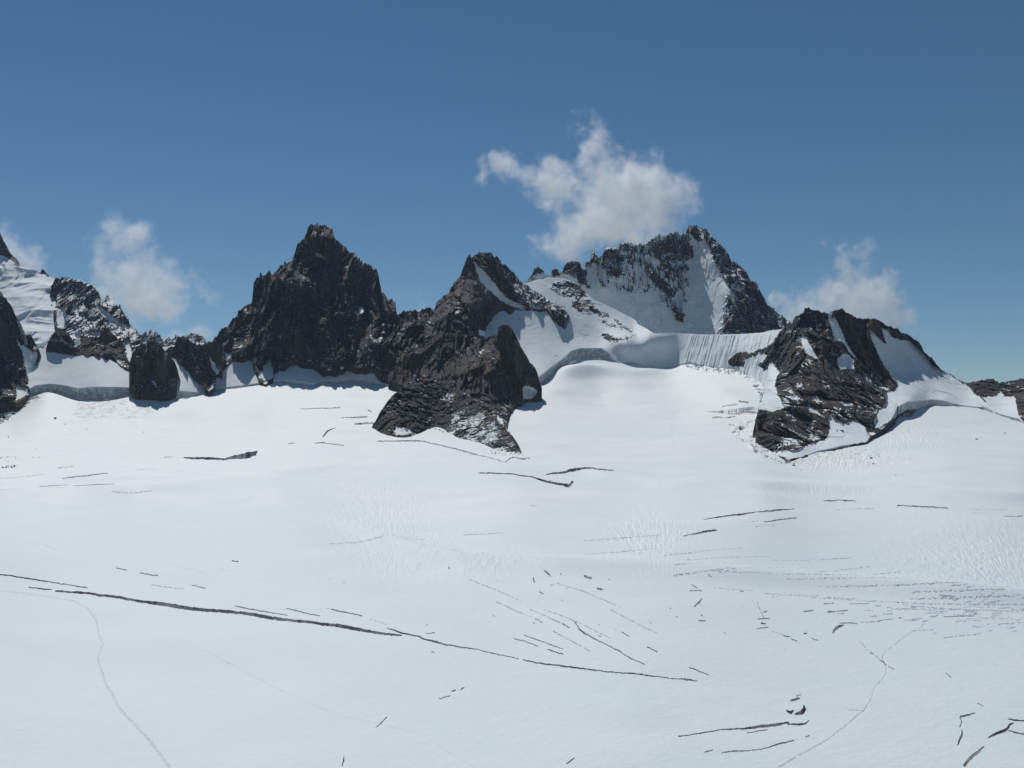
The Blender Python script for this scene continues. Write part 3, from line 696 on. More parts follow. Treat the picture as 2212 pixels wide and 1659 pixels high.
# --- mixed ridge right of it
MT = Z1((440,760),(470,700),(485,662),(540,640),(600,652),(660,670),(720,680),(760,702),(800,702),(840,732),(870,785),(890,850),(920,838),(940,800),(960,812),(990,850),(1040,912),(1055,888),(1070,922),(1100,972),(1140,1032),(1160,1082),(1200,1100),(1230,1165),(1250,1205),(1300,1260))
MB = Z1((440,900),(470,1000),(500,1290),(700,1330),(1000,1380),(1300,1400))
patch('mountain', MT, MB, along(Z1((440,900),(500,1290),(700,1330),(1000,1380),(1300,1400)), [2700, 2480, 2450, 2430, 2430]) + along(Z1((485,662),(700,680),(870,785),(1040,912),(1160,1082),(1300,1250)), [2800, 2800, 2760, 2700, 2640, 2560]),
      amp=(26, 12, 7, 3.5), stretch=(1, 2, 2.2), jag=2.9, seed=14, ext=6, mat=M_FAR, base_snow=0, zones=[([(0, 0), (2000, 0), (2000, 2000), (0, 2000)], 0.45)],
      snow=[Z1((840,860),(900,920),(1000,1000),(1080,1060),(1060,1080),(960,1040),(880,950)), Z1((500,920),(560,900),(590,1000),(560,1090),(500,1080)), Z1((1090,1200),(1140,1180),(1180,1400),(1130,1400)), Z1((640,850),(700,960),(690,1000),(640,930)), Z1((780,1130),(900,1140),(880,1170),(760,1150)), Z1((600,1150),(700,1120),(760,1160),(640,1190))],
      label='jagged snow-plastered rock ridge sloping right behind the left headwall')

# --- dark rock band above the headwall
NT_ = Z1((405,1290),(415,1240),(430,1200),(480,1110),(510,1090),(560,1110),(610,1150),(640,1190),(700,1162),(760,1160),(820,1180),(880,1170),(910,1110),(940,1092),(970,1120),(1010,1150),(1060,1200),(1090,1260),(1130,1380),(1160,1440))
NB_ = Z1((405,1292),(480,1282),(560,1312),(680,1335),(730,1312),(770,1350),(820,1312),(870,1370),(900,1332),(940,1372),(1000,1340),(1040,1400),(1060,1422),(1120,1452),(1160,1470))
patch('rock_wall', NT_, NB_, [(x, float(line(NB_)(x)), float(HWf(x, float(line(NB_)(x)))) - 6) for x in (102, 140, 180, 220, 260, 280)] + along(Z1((480,1110),(640,1190),(760,1160),(940,1092),(1090,1260)), [2245, 2240, 2258, 2275, 2272]),
      amp=(8, 7, 4, 2), jag=2.4, seed=17, ext=10, label='low dark rock band crowning the left snow headwall', cat='rock wall', snow=[Z1((640,1200),(700,1180),(720,1230),(660,1260))])

# --- pillars standing in the headwall
P1T = Z1((1138,1430),(1150,1350),(1180,1300),(1210,1252),(1260,1232),(1330,1216),(1380,1210),(1420,1240),(1440,1290),(1500,1350),(1540,1400),(1562,1440))
P1B = Z2((1138,640),(1165,690),(1200,706),(1300,712),(1420,722),(1500,712),(1552,692),(1562,640))
patch('rock_pillar', P1T, P1B, [(x, y, d) for x, y, d in ((277, 824, 2115), (295, 849, 2085), (340, 854, 2085), (378, 848, 2095), (384, 830, 2120), (281, 785, 2135), (300, 748, 2142), (340, 738, 2145), (365, 760, 2140), (384, 815, 2125))],
      bump=[(300,800,8,60,14),(356,800,9,60,16),(328,800,8,60,-18),(312,760,5,30,10)], amp=(20, 10, 7, 4), jag=3.6, seed=21, ext=12, stretch=(1, 2, 2.6), mat=M_BROWN, label='squat brown rock pillar standing in the left headwall, casting a shadow on the snow', cat='rock pillar')
P2T = Z1((1430,1330),(1440,1292),(1500,1262),(1540,1242),(1560,1162),(1600,1156),(1640,1182),(1700,1222),(1760,1242),(1830,1232),(1880,1205),(1960,1200))
P2B = Z2((1430,330),(1530,402),(1600,482),(1700,572),(1790,592),(1800,652),(1840,684),(1900,645),(1905,520),(1960,540))
patch('rock_pillar', P2T, P2B, [(352, 760, 2240), (375, 776, 2235), (392, 796, 2215), (417, 818, 2180), (438, 823, 2165), (442, 838, 2140), (451, 845, 2125), (466, 835, 2140), (480, 810, 2190), (354, 755, 2250), (385, 725, 2262), (430, 744, 2225), (460, 738, 2225), (480, 735, 2250)],
      amp=(9, 7, 4, 2), jag=3.0, seed=24, ext=10, stretch=(1, 1, 2.8), label='ragged dark rock pillar between the squat pillar and the pyramid peak', cat='rock pillar', snow=[Z2((1850,390),(1900,430),(1930,520),(1900,540),(1870,470))])

# --- dark shoulder at the left edge
LT = [(-260, 560)] + Z1((0,770),(50,832),(110,905),(120,962),(170,1032),(200,1102),(230,1162),(270,1150),(300,1202),(340,1270),(350,1300))
LB = [(-260, 930), (-60, 920), (0, 872), (28, 866)] + Z2((140,790),(200,760),(262,705),(268,640)) + Z1((290,1380),(320,1330),(350,1305))
patch('mountain', LT, LB, [(-260, 930, 1850), (-60, 920, 1830), (0, 872, 1960), (40, 868, 1990), (64, 850, 2070), (66, 815, 2130), (84, 760, 2185), (-260, 560, 2050), (0, 630, 2110), (30, 680, 2120), (56, 730, 2180), (84, 755, 2195)],
      amp=(12, 9, 5, 2.5), jag=2.0, seed=27, ext=22, label='dark rock shoulder cut by the left picture edge',
      snow=[Z1((150,1195),(180,1230),(230,1260),(280,1300),(330,1300),(320,1400),(300,1420),(290,1560),(262,1600),(215,1400),(190,1290)), Z2((150,620),(262,700),(140,770))])

# --- the pyramid peak
AT = Z3((100,1270),(170,1228),(230,1180),(270,1140),(300,1096),(345,1086),(370,1050),(400,1000),(430,985),(440,932),(500,892),(530,870),(560,872),(570,780),(576,700),(600,656),(625,650),(635,600),(650,615),(665,622),(690,616),(715,590),(750,622),(790,590),(815,540),(850,516),(890,502),(920,480),(940,430),(955,370),(975,332),(1020,300),(1045,245),(1055,200),(1090,180),(1140,170),(1180,192),(1220,180),(1240,200),(1270,222),(1285,262),(1300,310),(1340,345),(1400,400),(1425,436),(1460,430),(1500,460),(1530,490),(1545,526),(1600,530),(1625,560),(1665,576),(1680,640),(1695,720),(1705,780),(1740,800),(1750,830),(1800,846),(1825,870),(1836,960),(1855,992),(1870,962),(1910,940),(1940,946),(1975,936),(2010,950),(2030,966),(2060,930),(2090,930),(2120,902),(2145,912),(2170,926),(2230,940),(2330,1000))
AB = Z3((100,1300),(200,1362),(310,1440),(390,1372),(500,1350),(560,1362),(580,1452),(620,1562),(680,1592),(745,1560),(760,1500),(800,1452),(850,1472),(900,1412),(960,1392),(1000,1442),(1100,1442),(1140,1472),(1190,1502),(1230,1482),(1300,1502),(1380,1472),(1395,1422),(1450,1442),(1550,1472),(1640,1452),(1660,1502),(1720,1562),(1800,1572),(1870,1602),(1900,1632),(2330,1640))
fAB = line(AB)
a_ctrl = [(x, float(fAB(x)), float(HWf(x, float(fAB(x)))) - 8) for x in (432, 480, 510, 545, 560, 575, 600, 640, 680, 720, 745, 780, 820, 850, 870)]
a_ctrl += [(900, 842, 2170), (975, 842, 2180)]
a_ctrl += [(440, 745, 2340), (500, 705, 2440), (560, 655, 2480), (590, 590, 2480), (660, 560, 2530), (690, 485, 2600), (740, 540, 2580), (810, 600, 2530), (858, 680, 2450), (900, 675, 2450), (960, 680, 2440)]
a_ctrl += [(600, 720, 2360), (640, 680, 2395), (700, 720, 2370), (660, 620, 2450), (705, 600, 2500), (760, 660, 2480), (700, 655, 2430), (800, 730, 2370), (750, 700, 2420), (860, 760, 2300)]
patch('mountain', AT, AB, a_ctrl, bump=[(590,650,12,60,26),(648,700,13,80,30),(700,715,12,60,34),(733,690,9,55,26),(805,725,20,50,38),(765,640,13,60,-18),(672,640,9,70,-16),(620,640,8,60,-14),(760,760,14,40,16),(530,740,12,40,16)], amp=(46, 17, 9, 4.5), jag=2.6, seed=31, ext=12, stretch=(1, 2.4, 2.6), label='tallest dark rock pyramid left of centre, with a blunt tooth-edged summit',
      snow=[Z3((1125,430),(1150,440),(1220,485),(1125,470))], wobble=1.6,
      zones=[(Z3((1290,680),(1420,690),(1480,800),(1560,960),(1480,980),(1380,850)), 0.28), (Z3((1400,380),(1560,500),(1680,600),(1600,640),(1480,560)), 0.3), (Z3((1040,180),(1300,200),(1320,400),(1040,420)), 0.1), (Z3((1050,1150),(1700,1150),(1700,1480),(1050,1430)), 0.12), (Z3((100,900),(700,600),(700,1000),(300,1400)), 0.06)])

# --- outline of the snow col, which the peaks beside it stand on
ST = [(1038, 740), (1048, 700), (1070, 680), (1095, 662)] + Z4((1500,560),(1560,440),(1590,425),(1640,412),(1680,395),(1750,388),(1780,372),(1850,372),(1940,385)) + Z6((500,690),(600,780),(680,850),(760,880),(860,930),(960,980),(1035,1020),(1060,1060),(1120,1090),(1200,1140),(1240,1140),(1320,1136),(1420,1140),(1600,1150),(1800,1152),(2000,1145),(2150,1135),(2260,1110)) + [(1688, 711), (1705, 706)]
SB = [(1038, 800), (1113, 812), (1150, 822), (1165, 814), (1191, 793), (1217, 774), (1234, 758), (1253, 752), (1280, 752), (1299, 752), (1312, 760), (1322, 772), (1337, 784), (1354, 780), (1368, 780), (1391, 789), (1423, 793), (1447, 791), (1472, 786), (1492, 780), (1520, 790), (1560, 794), (1595, 797), (1620, 810), (1641, 826), (1660, 850), (1705, 900)]
fSB = line(SB)
s_ctrl = [(x, float(fSB(x)), float(G(x, float(lip(x)))) + g) for x, g in ((1173, 12), (1200, 12), (1230, 12), (1265, 12), (1299, 12), (1340, 6), (1390, 6), (1440, 6), (1500, 6), (1560, 6), (1600, 4), (1640, 2))]
s_ctrl += [(1045, 800, 2290), (1050, 725, 2430), (1070, 680, 2520), (1113, 800, 2310), (1120, 700, 2495), (1140, 640, 2600), (1150, 612, 2680), (1200, 604, 2740), (1260, 620, 2750), (1300, 660, 2690), (1370, 712, 2590), (1200, 680, 2570), (1260, 700, 2580), (1180, 740, 2440), (1240, 735, 2500), (1300, 738, 2520),
           (1330, 735, 2482), (1360, 728, 2478), (1400, 723, 2474), (1440, 723, 2472), (1475, 724, 2464), (1540, 723, 2340), (1600, 722, 2230), (1650, 717, 2140), (1690, 711, 2060), (1700, 850, 1930), (1330, 762, 2462), (1400, 760, 2455), (1460, 758, 2450), (1560, 760, 2265), (1620, 765, 2130), (1660, 780, 2040)]
fSD = tps(s_ctrl, lam=3e-4)

# --- second peak and its right flank
BT = Z4((700,760),(760,700),(795,640),(805,590),(850,550),(900,520),(930,470),(980,400),(1010,370),(1030,310),(1055,250),(1075,200),(1095,165),(1115,190),(1150,155),(1180,150),(1210,166),(1225,145),(1280,150),(1310,190),(1335,180),(1360,220),(1390,260),(1420,265),(1450,300),(1490,330),(1530,380),(1560,412),(1640,470),(1750,545),(1830,600),(1900,640),(1980,712))
BB = Z4((700,960),(900,960),(1180,930),(1230,890),(1250,780),(1330,672),(1400,642),(1450,692),(1500,622),(1580,642),(1700,652),(1780,642),(1850,742),(1940,802),(1980,716))
b_ctrl = along(Z4((700,960),(900,960),(1150,930)), [2245, 2240, 2300]) + along(Z4((1230,890),(1250,780),(1330,672),(1450,660),(1580,642),(1700,652),(1780,642),(1850,742),(1940,802),(1980,716)), lambda x, y: float(fSD(x, y)) - 8)
b_ctrl += along(Z4((760,700),(850,550),(980,400),(1055,250),(1095,165),(1225,145),(1330,180),(1450,300),(1560,412),(1750,545),(1900,640)), [2430, 2470, 2520, 2560, 2580, 2620, 2625, 2640, 2655, 2640, 2600])
b_ctrl += along(Z4((1100,600),(900,750)), [2410, 2320])
patch('mountain', BT, BB, b_ctrl, amp=(22, 12, 8, 4), jag=2.3, seed=37, ext=8, stretch=(1, 2.2, 2.4), wobble=1.8,
      label='second dark peak right of the pyramid, its right flank speckled with snow',
      snow=[Z4((1120,200),(1165,260),(1235,330),(1335,450),(1420,550),(1560,615),(1600,680),(1500,640),(1400,590),(1270,490),(1190,410),(1150,300)), Z4((1180,830),(1240,850),(1240,900),(1180,880))],
      zones=[(Z4((1360,230),(1620,420),(1900,620),(2000,720),(1940,820),(1700,660),(1520,560),(1420,400)), 0.36), (Z4((1120,380),(1320,530),(1300,600),(1160,480)), 0.3)])

# --- lower buttress with the rounded pillar
CT = Z4((380,1230),(470,1120),(600,1010),(700,930),(900,860),(1100,880),(1200,910),(1230,912),(1300,882),(1338,872),(1350,820),(1380,790),(1430,785),(1470,820),(1500,870),(1530,930),(1560,1000),(1600,1060),(1630,1120),(1680,1180),(1700,1232),(1712,1300),(1735,1350))
CB = Z4((380,1300),(470,1330),(560,1420),(800,1500),(1000,1600),(1200,1720),(1330,1830)) + Z5((1430,880),(1445,800),(1490,705),(1560,672),(1575,500),(1690,540),(1735,560))
cbx = line(CB)
c_ctrl = [(838, 827, 2190), (860, 834, 2160), (883, 856, 2060), (940, 876, 1980), (990, 900, 1880), (1040, 930, 1750), (1071, 957, 1640)]
c_ctrl += [(x, y, float(G(x, y)) - 3) for x, y in ((1096, 927), (1100, 907), (1110, 884), (1128, 876))] + [(1131, 850, 2065), (1160, 848, 2085), (1170, 848, 2095)]
c_ctrl += along(Z4((470,1120),(600,1010),(700,930),(900,860),(1100,880),(1230,912),(1338,872),(1400,788),(1500,870),(1600,1060),(1700,1232)), [2230, 2240, 2240, 2235, 2220, 2190, 2150, 2135, 2130, 2125, 2125])
c_ctrl += [(1000, 800, 2110), (1060, 800, 2070), (1100, 800, 2085), (1050, 860, 2000), (960, 840, 2090)]
patch('mountain', CT, CB, c_ctrl, amp=(20, 11, 8, 4), jag=2.0, seed=41, ext=26, stretch=(1, 2.4, 2.6), fade=8, mat=M_BROWN, label='brown buttress with a rounded pillar, dropping from the second peak to the glacier', wobble=1.8,
      snow=[Z5((1565,500),(1640,500),(1700,545),(1640,620),(1565,640)), Z5((1335,740),(1400,820),(1400,850),(1340,800))],
      zones=[(Z4((1300,1080),(1560,1130),(1560,1330),(1350,1250)), 0.16), (Z4((800,900),(960,880),(940,1000),(820,980)), 0.12)])

# --- rock island in front
ET = Z5((235,868),(245,835),(270,800),(310,720),(370,640),(430,570),(520,500),(560,470),(650,440),(750,420),(830,430),(900,470),(1000,520),(1100,590),(1200,680),(1300,780),(1400,860),(1480,940),(1530,1020),(1562,1100))
EB = Z5((235,872),(290,912),(380,950),(480,962),(600,960),(650,940),(700,902),(760,872),(830,872),(900,932),(1010,976),(1100,966),(1200,1032),(1320,1072),(1420,1092),(1500,1088),(1562,1104))
feb = line(EB)
e_ctrl = [(x, float(feb(x)), float(G(x, float(feb(x)))) + 5) for x in (804, 820, 850, 890, 920, 950, 990, 1030, 1070, 1110, 1127)]
e_ctrl += along(Z5((310,720),(430,570),(560,470),(750,420),(900,470),(1100,590),(1300,780),(1480,940)), [1745, 1800, 1850, 1880, 1870, 1800, 1680, 1545])
patch('rock_island', ET, EB, e_ctrl, dx=0.8, dy=0.8, amp=(4, 5, 5, 3.6), jag=0.9, seed=47, ext=16, stretch=(1, 1, 1), mat=M_DARK, label='low dark rock island rising from the glacier in the middle, dusted with snow on its right', cat='rock island', back=0.85, wobble=2,
      snow=[Z5((445,860),(560,870),(600,905),(520,935),(440,930))], zones=[(Z5((760,440),(1000,520),(1562,1100),(1300,1080),(1000,980),(900,930),(880,700)), 0.2), (Z5((1280,780),(1500,1000),(1400,1080),(1200,900)), 0.26), (Z5((235,868),(520,500),(760,440),(880,700),(650,960),(380,960)), 0.03)])

# --- far right peak behind the col
FT = Z6((60,710),(100,650),(130,600),(150,560),(190,556),(230,600),(242,626),(290,630),(300,570),(350,566),(365,600),(400,570),(430,510),(480,505),(540,500),(560,540),(590,562),(600,500),(645,490),(652,410),(668,410),(690,445),(710,472),(735,460),(770,400),(800,380),(870,380),(885,402),(900,350),(950,335),(1000,336),(1030,370),(1060,376),(1080,340),(1110,360),(1150,330),(1200,290),(1255,265),(1280,296),(1330,260),(1400,250),(1440,266),(1485,240),(1520,185),(1580,185),(1600,216),(1650,210),(1700,256),(1760,340),(1830,390),(1880,490),(1950,540),(2000,570),(2040,660),(2100,690),(2150,790),(2180,850),(2212,892),(2300,960),(2360,1010),(2420,1060))
FB = Z6((60,760),(300,760),(500,1000),(900,1250),(1400,1220),(2420,1250))
f_ctrl = along(Z6((60,760),(300,800),(500,1000),(900,1250),(1400,1220),(1800,1230),(2100,1240),(2420,1250)), [2860, 2860, 2840, 2800, 2805, 2740, 2720, 2740])
f_ctrl += along(Z6((150,560),(300,570),(480,505),(650,420),(800,380),(1000,336),(1255,270),(1520,185)), [2900, 2905, 2915, 2930, 2950, 2975, 3005, 3050])
f_ctrl += along(Z6((1660,215),(1880,490),(2100,690),(2300,960)), [3010, 2940, 2890, 2850])
f_ctrl += along(Z6((1560,450),(1600,650),(1640,850),(1640,1050)), [3010, 2955, 2900, 2850]) + along(Z6((1750,480),(1850,750),(1880,950)), [2915, 2820, 2775])
f_ctrl += along(Z6((1000,700),(1300,700),(1480,700),(1000,950),(1350,950),(700,700)), [2895, 2920, 2945, 2850, 2865, 2868])
patch('mountain', FT, FB, f_ctrl, dx=0.85, dy=0.85, amp=(26, 12, 8, 4), jag=2.6, seed=53, ext=4, base_snow=1, snow_amp=0.16, mat=M_FAR, wobble=5,
      label='highest snow-faced peak right of centre, partly shaded, with a toothed rock crest and a cloud behind it',
      rock=[Z6((1600,190),(1650,190),(1720,250),(1780,330),(1850,390),(1900,480),(1970,540),(2020,560),(2060,650),(2120,690),(2170,790),(2500,1030),(2500,1300),(1800,1300),(1810,1040),(1880,930),(1930,900),(1900,790),(1850,700),(1780,600),(1720,480),(1680,370),(1640,290)),
            Z6((1485,250),(1520,170),(1585,170),(1605,250),(1625,330),(1560,300),(1510,262)),
            Z6((1180,330),(1240,340),(1290,320),(1340,250),(1400,240),(1490,280),(1520,350),(1550,440),(1540,490),(1460,510),(1400,500),(1385,600),(1330,580),(1290,560),(1220,480),(1180,410)),
            Z6((725,470),(770,385),(880,380),(900,500),(925,590),(880,655),(800,620),(740,580)), Z6((890,410),(900,340),(1030,350),(1030,400),(960,410)), Z6((1050,390),(1080,330),(1115,360),(1110,390)), Z6((1120,360),(1200,290),(1200,330),(1150,370)),
            Z6((380,620),(430,500),(545,495),(570,560),(630,590),(600,650),(520,640),(450,620)), Z6((580,560),(600,490),(645,480),(655,400),(720,470),(700,510),(640,520),(600,560)),
            Z6((80,680),(150,550),(195,550),(235,600),(160,620),(130,660)), Z6((285,640),(300,560),(360,560),(370,630)),
            Z6((1130,500),(1200,570),(1250,640),(1320,700),(1380,800),(1360,850),(1270,770),(1180,680),(1140,600)), Z6((1370,880),(1420,950),(1480,980),(1440,1040),(1400,1020)), Z6((705,660),(740,670),(775,740),(735,730)), Z6((900,440),(940,450),(930,520),(900,500)), Z6((1380,610),(1410,620),(1400,650),(1375,640)),
            Z6((1000,380),(1040,400),(1030,440),(1000,430)), Z6((500,640),(600,650),(640,740),(560,720))],
      snow=[Z6((1940,900),(2000,960),(2100,1130),(2040,1080),(1930,940)), Z6((2060,880),(2120,960),(2200,1100),(2150,1080))],
      ribs=[(Z6((600,480),(780,380),(1000,330),(1250,270),(1500,230),(1560,480),(1450,640),(1300,620),(1100,560),(900,620),(700,640)), 0.52, 9.0), (Z6((1100,560),(1480,560),(1500,800),(1420,1000),(1250,820)), 0.52, 7.0), (Z6((700,640),(1100,560),(1200,760),(900,760)), 0.56, 7.0), (Z6((1850,800),(2000,880),(2100,1140),(1800,1140),(1820,1000)), 0.35, 9.0)],
      zones=[(Z6((1600,200),(2500,1000),(2500,1300),(1800,1300),(1640,300)), 0.12), (Z6((380,400),(1500,200),(1560,500),(900,700),(380,700)), 0.2)], stretch=(1, 1, 2.0))

patch('snow_slope', ST, SB, s_ctrl, dx=0.9, dy=0.9, flute=(1474, 722, 5.0), amp=(3, 5, 4, 2), base_snow=1, snow_amp=0.10, jag=0.35, seed=61, ext=22, label='snow col between the peaks with a curved crest and a fluted headwall', cat='snow slope', wobble=3.5, lam=3e-4, stretch=(0.8, 1, 1.0), smooth=True,
      rock=[Z6((240,745),(330,700),(430,680),(530,700),(580,760),(640,850),(600,860),(520,850),(430,800),(330,760)), Z6((480,850),(560,860),(660,880),(720,950),(650,980),(560,960),(480,910)), Z6((700,930),(800,970),(820,1010),(720,1010)), Z6((710,1010),(800,1050),(860,1060),(880,1110),(780,1070)), Z6((840,1000),(900,1050),(980,1100),(1060,1165),(1000,1150),(900,1090)),
            Z6((740,1150),(800,1150),(860,1185),(940,1190),(860,1210),(760,1190)), Z6((250,900),(330,900),(400,910),(450,980),(440,1000),(380,960),(300,930)), Z6((310,985),(360,1000),(420,1080),(340,1030)), Z6((430,1020),(465,1050),(440,1040)), Z6((940,1150),(1010,1170),(950,1180)),
            Z7((600,715),(650,640),(700,620),(760,610),(800,630),(900,590),(1000,540),(1100,400),(1150,600),(1060,800),(1000,800),(870,740),(960,640),(900,620),(830,650),(760,680),(750,745),(650,740))],
      snow=[Z7((700,650),(780,640),(720,700)), Z7((980,600),(1050,590),(900,740),(860,740)), Z7((1010,720),(1060,780),(980,800))],
      zones=[(Z6((200,600),(1200,1100),(1100,1250),(200,1000)), 0.25)], mat=None)

# --- right rock mountain
RT = [(1632, 905), (1645, 860), (1655, 815), (1660, 790)] + Z7((1000,600),(1040,520),(1060,440),(1080,412),(1100,396),(1160,370),(1200,312),(1270,260),(1290,226),(1310,220),(1350,240),(1400,240),(1440,262),(1490,266),(1530,256),(1560,236),(1620,230),(1650,260),(1700,290),(1750,310),(1800,320),(1850,310),(1900,320),(1960,350),(2010,380),(2080,400),(2150,440)) + Z8((1190,460),(1240,500),(1290,530),(1330,610),(1400,670),(1480,766),(1600,832),(1690,886),(1800,960),(1900,1080),(1960,1140))
RB = [(1632, 960), (1650, 968), (1675, 985), (1700, 999), (1735, 986), (1765, 974), (1800, 967), (1820, 962), (1870, 956), (1880, 945), (1900, 932), (1920, 915), (1932, 893), (1940, 878)] + Z8((1100,1080),(1180,1050),(1300,1040),(1400,1030),(1500,1040),(1650,1080),(1780,1095),(1880,1100),(1960,1150))
fRB = line(RB)
r_ctrl = [(x, float(fRB(x)), float(G(x, float(fRB(x)) if x < 1710 else float(lip(x)))) + g) for x, g in ((1640, 4), (1675, 5), (1700, 5), (1735, 6), (1765, 7), (1800, 7), (1840, 7), (1875, 8), (1900, 9), (1932, 10), (1965, 10), (2000, 10), (2040, 10), (2080, 10), (2120, 8), (2145, 6))]
r_ctrl += along(Z7((1080,412),(1200,312),(1300,222),(1440,262),(1600,230),(1750,310),(1900,320),(2080,400)), [2010, 1960, 1930, 1940, 1960, 1990, 2010, 2060])
r_ctrl += along(Z8((1190,460),(1330,610),(1480,766),(1690,886)), [2080, 2080, 2060, 2020]) + [(1660, 790, 1960), (1655, 850, 1700), (1645, 900, 1560), (1700, 850, 1680), (1780, 850, 1690), (1840, 850, 1710), (1740, 920, 1540), (1810, 780, 1820), (1720, 760, 1850), (1900, 830, 1830), (1960, 820, 1930)]
patch('mountain', RT, RB, r_ctrl, amp=(26, 10, 7, 4), jag=1.7, seed=67, ext=18, stretch=(1, 2.0, 2.0), label='broad rock mountain on the right with snow gullies and a white snow face on its right side', wobble=2.2, snow_amp=0.15, lam=2e-4,
      snow=[Z7((1480,262),(1530,262),(1600,400),(1650,520),(1750,680),(1690,640),(1620,520),(1550,510),(1520,400)), Z7((1270,440),(1310,500),(1370,620),(1440,720),(1380,660),(1290,620),(1250,550)), Z7((1570,680),(1640,620),(1720,680),(1720,760),(1600,770)),
            Z8((850,430),(880,440),(960,520),(1000,545),(960,400),(1010,420),(1050,480),(1140,520),(1170,500),(1250,560),(1340,640),(1400,740),(1490,770),(1690,890),(1980,1140),(1960,1400),(1400,1200),(1100,1180),(990,1240),(900,1290),(890,1230),(920,1150),(1000,1060),(990,980),(1080,940),(1100,900),(1040,820),(980,730),(920,620),(870,500)),
            Z7((1500,1150),(1560,1200),(1620,1250),(1730,1210),(1820,1280),(1840,1340),(1700,1400),(1450,1400),(1500,1330)), Z7((1020,1480),(1220,1480),(1300,1440),(1440,1390),(1620,1400),(1850,1340),(1850,1400),(1500,1480),(1150,1560),(1000,1510)), Z7((1300,1040),(1350,1100),(1450,1180),(1330,1140)),
            Z7((780,760),(1000,700),(1060,790),(1020,900),(1080,1050),(1110,1100),(1000,1140),(800,1100))],
      rock=[Z8((560,1300),(580,1300),(570,1320)), Z7((1600,1290),(1630,1300),(1610,1320))],
      zones=[(Z7((1300,250),(1500,260),(1560,500),(1350,500)), 0.14), (Z7((1700,280),(1860,330),(2000,760),(1900,760)), 0.14), (Z7((1050,700),(2000,700),(2000,1450),(1050,1500)), 0.12), (Z7((1100,400),(1500,400),(1500,700),(1100,700)), 0.13), (Z7((1780,780),(1920,800),(1900,900),(1780,900)), 0.25)],
      bump=[(1990, 760, 30, 60, 0)])

# --- ridge beyond the right face
XT = Z8((1640,930),(1690,888),(1750,880),(1820,862),(1880,860),(1940,850),(1990,880),(2040,880),(2090,870),(2130,865),(2170,855)) + [(2212, 818), (2330, 790), (2500, 770)]
XB = Z8((1640,1000),(1860,1092),(2000,1160),(2170,1200),(2212,1235)) + [(2330, 925), (2500, 920)]
patch('mountain', XT, XB, [(2072, 855, 1960), (2126, 878, gl(2126)), (2160, 894, gl(2160)), (2202, 904, gl(2202)), (2330, 925, gl(2330)), (2500, 920, gl(2500)), (2084, 827, 2060), (2130, 820, 2080), (2200, 822, 2050), (2330, 790, 2000), (2500, 770, 2000), (2150, 855, 1950)],
      amp=(7, 6, 4, 2), jag=1.5, seed=73, ext=14, base_snow=1, snow_amp=0.2, mat=M_BROWN, label='low brown rock ridge at the right picture edge behind the snow face', wobble=2,
      rock=[Z8((1600,850),(1700,860),(2300,600),(3800,600),(3800,1300),(2400,1290),(2212,1240),(2160,1160),(2130,1010),(2050,1005),(2000,960),(1960,1000),(1850,1012),(1760,960),(1700,910))])
# big base so that nothing below the horizon is empty
pl = np.array([[-5000, -500, -420], [5000, -500, -420], [5000, 3780, -420], [-5000, 3780, -420]], float)
tag(mesh_obj('ground', pl, np.array([[0, 1, 2, 3]]), M_GLAC, {'firn_glare': np.ones(4), 'dirt': np.zeros(4)}), kind='structure')

# ------------------------------------------------------------------ boulders on the snow
def boulder(x, y, size, label, seed, name='boulder'):
    bm = bmesh.new(); bmesh.ops.create_icosphere(bm, subdivisions=3, radius=1.0)
    co = np.array([v.co[:] for v in bm.verts])
    n = facet(co * 1.3 + seed * 7.7, seed, 1.2) * 0.22 + fbm(co * 2.5 + seed, 3, seed) * 0.12
    co = co * (1 + n)[:, None] * np.array([1.25, 0.9, 0.78])
    for v, c in zip(bm.verts, co): v.co = c
    me = bpy.data.meshes.new(name); bm.to_mesh(me); bm.free(); me.materials.append(M_STONE)
    o = bpy.data.objects.new(name, me); COL.objects.link(o)
    p, d = ground_z(x, y); s = size * d / FPX / 2.5
    o.location = p + Vector((0, 0, s * 0.35)); o.scale = (s, s, s); o.rotation_euler = (0, 0, seed * 1.3)
    return tag(o, label, 'boulder', 'boulders lying on the glacier snow')
BL = [(118.9, 904, 6, 'largest dark boulder on the snow below the left headwall'), (141, 917, 4, 'flat boulder just below the largest one on the left snow'), (187.5, 928, 3, 'small boulder farthest down the stone trail on the left snow'), (77, 971, 3.2, 'single dark stone on the snow above the left rubble'),
      (18, 944, 3, 'stone near the left picture edge below the shoulder'), (84.5, 989, 2.6, 'small stone right of the left rubble'), (308.8, 933.8, 2.4, 'lone small stone on the snow below the squat pillar'), (72, 988, 2.2, 'tiny stone beside the left rubble'),
      (2110, 950.5, 7.5, 'largest dark boulder on the right snowfield'), (2171, 936, 4, 'small stone right of and above the big right boulder'), (2143, 928.5, 2.4, 'tiny stone left of and above the right edge stone'), (2076, 948, 3, 'small stone left of the big right boulder'), (2129, 907, 3, 'small dark stone high on the right snowfield'),
      (1715.5, 1006, 6, 'grey boulder at the lowest tip of the right rock mountain'), (1882, 990, 6, 'dark boulder in the debris under the right rock mountain'), (1886, 1002, 4, 'flat stone below the debris of the right rock mountain'), (1935, 1027, 2.6, 'lone stone on the snow below the right mountain debris'), (1731, 1016, 2.4, 'small stone right of the grey boulder at the lowest tip'), (1584, 850, 3.5, 'left one of two dark stones on the bright snow beside the broken ice'), (1592, 850, 3, 'right one of two dark stones on the bright snow beside the broken ice'),
      (1148, 721, 3.4, 'lone dark stone on the snow above the rounded pillar')]
for k, (x, y, s, lb) in enumerate(BL):
    if lb.startswith('lone dark stone on the snow above'): continue
    boulder(x, y, s, lb, k + 1)

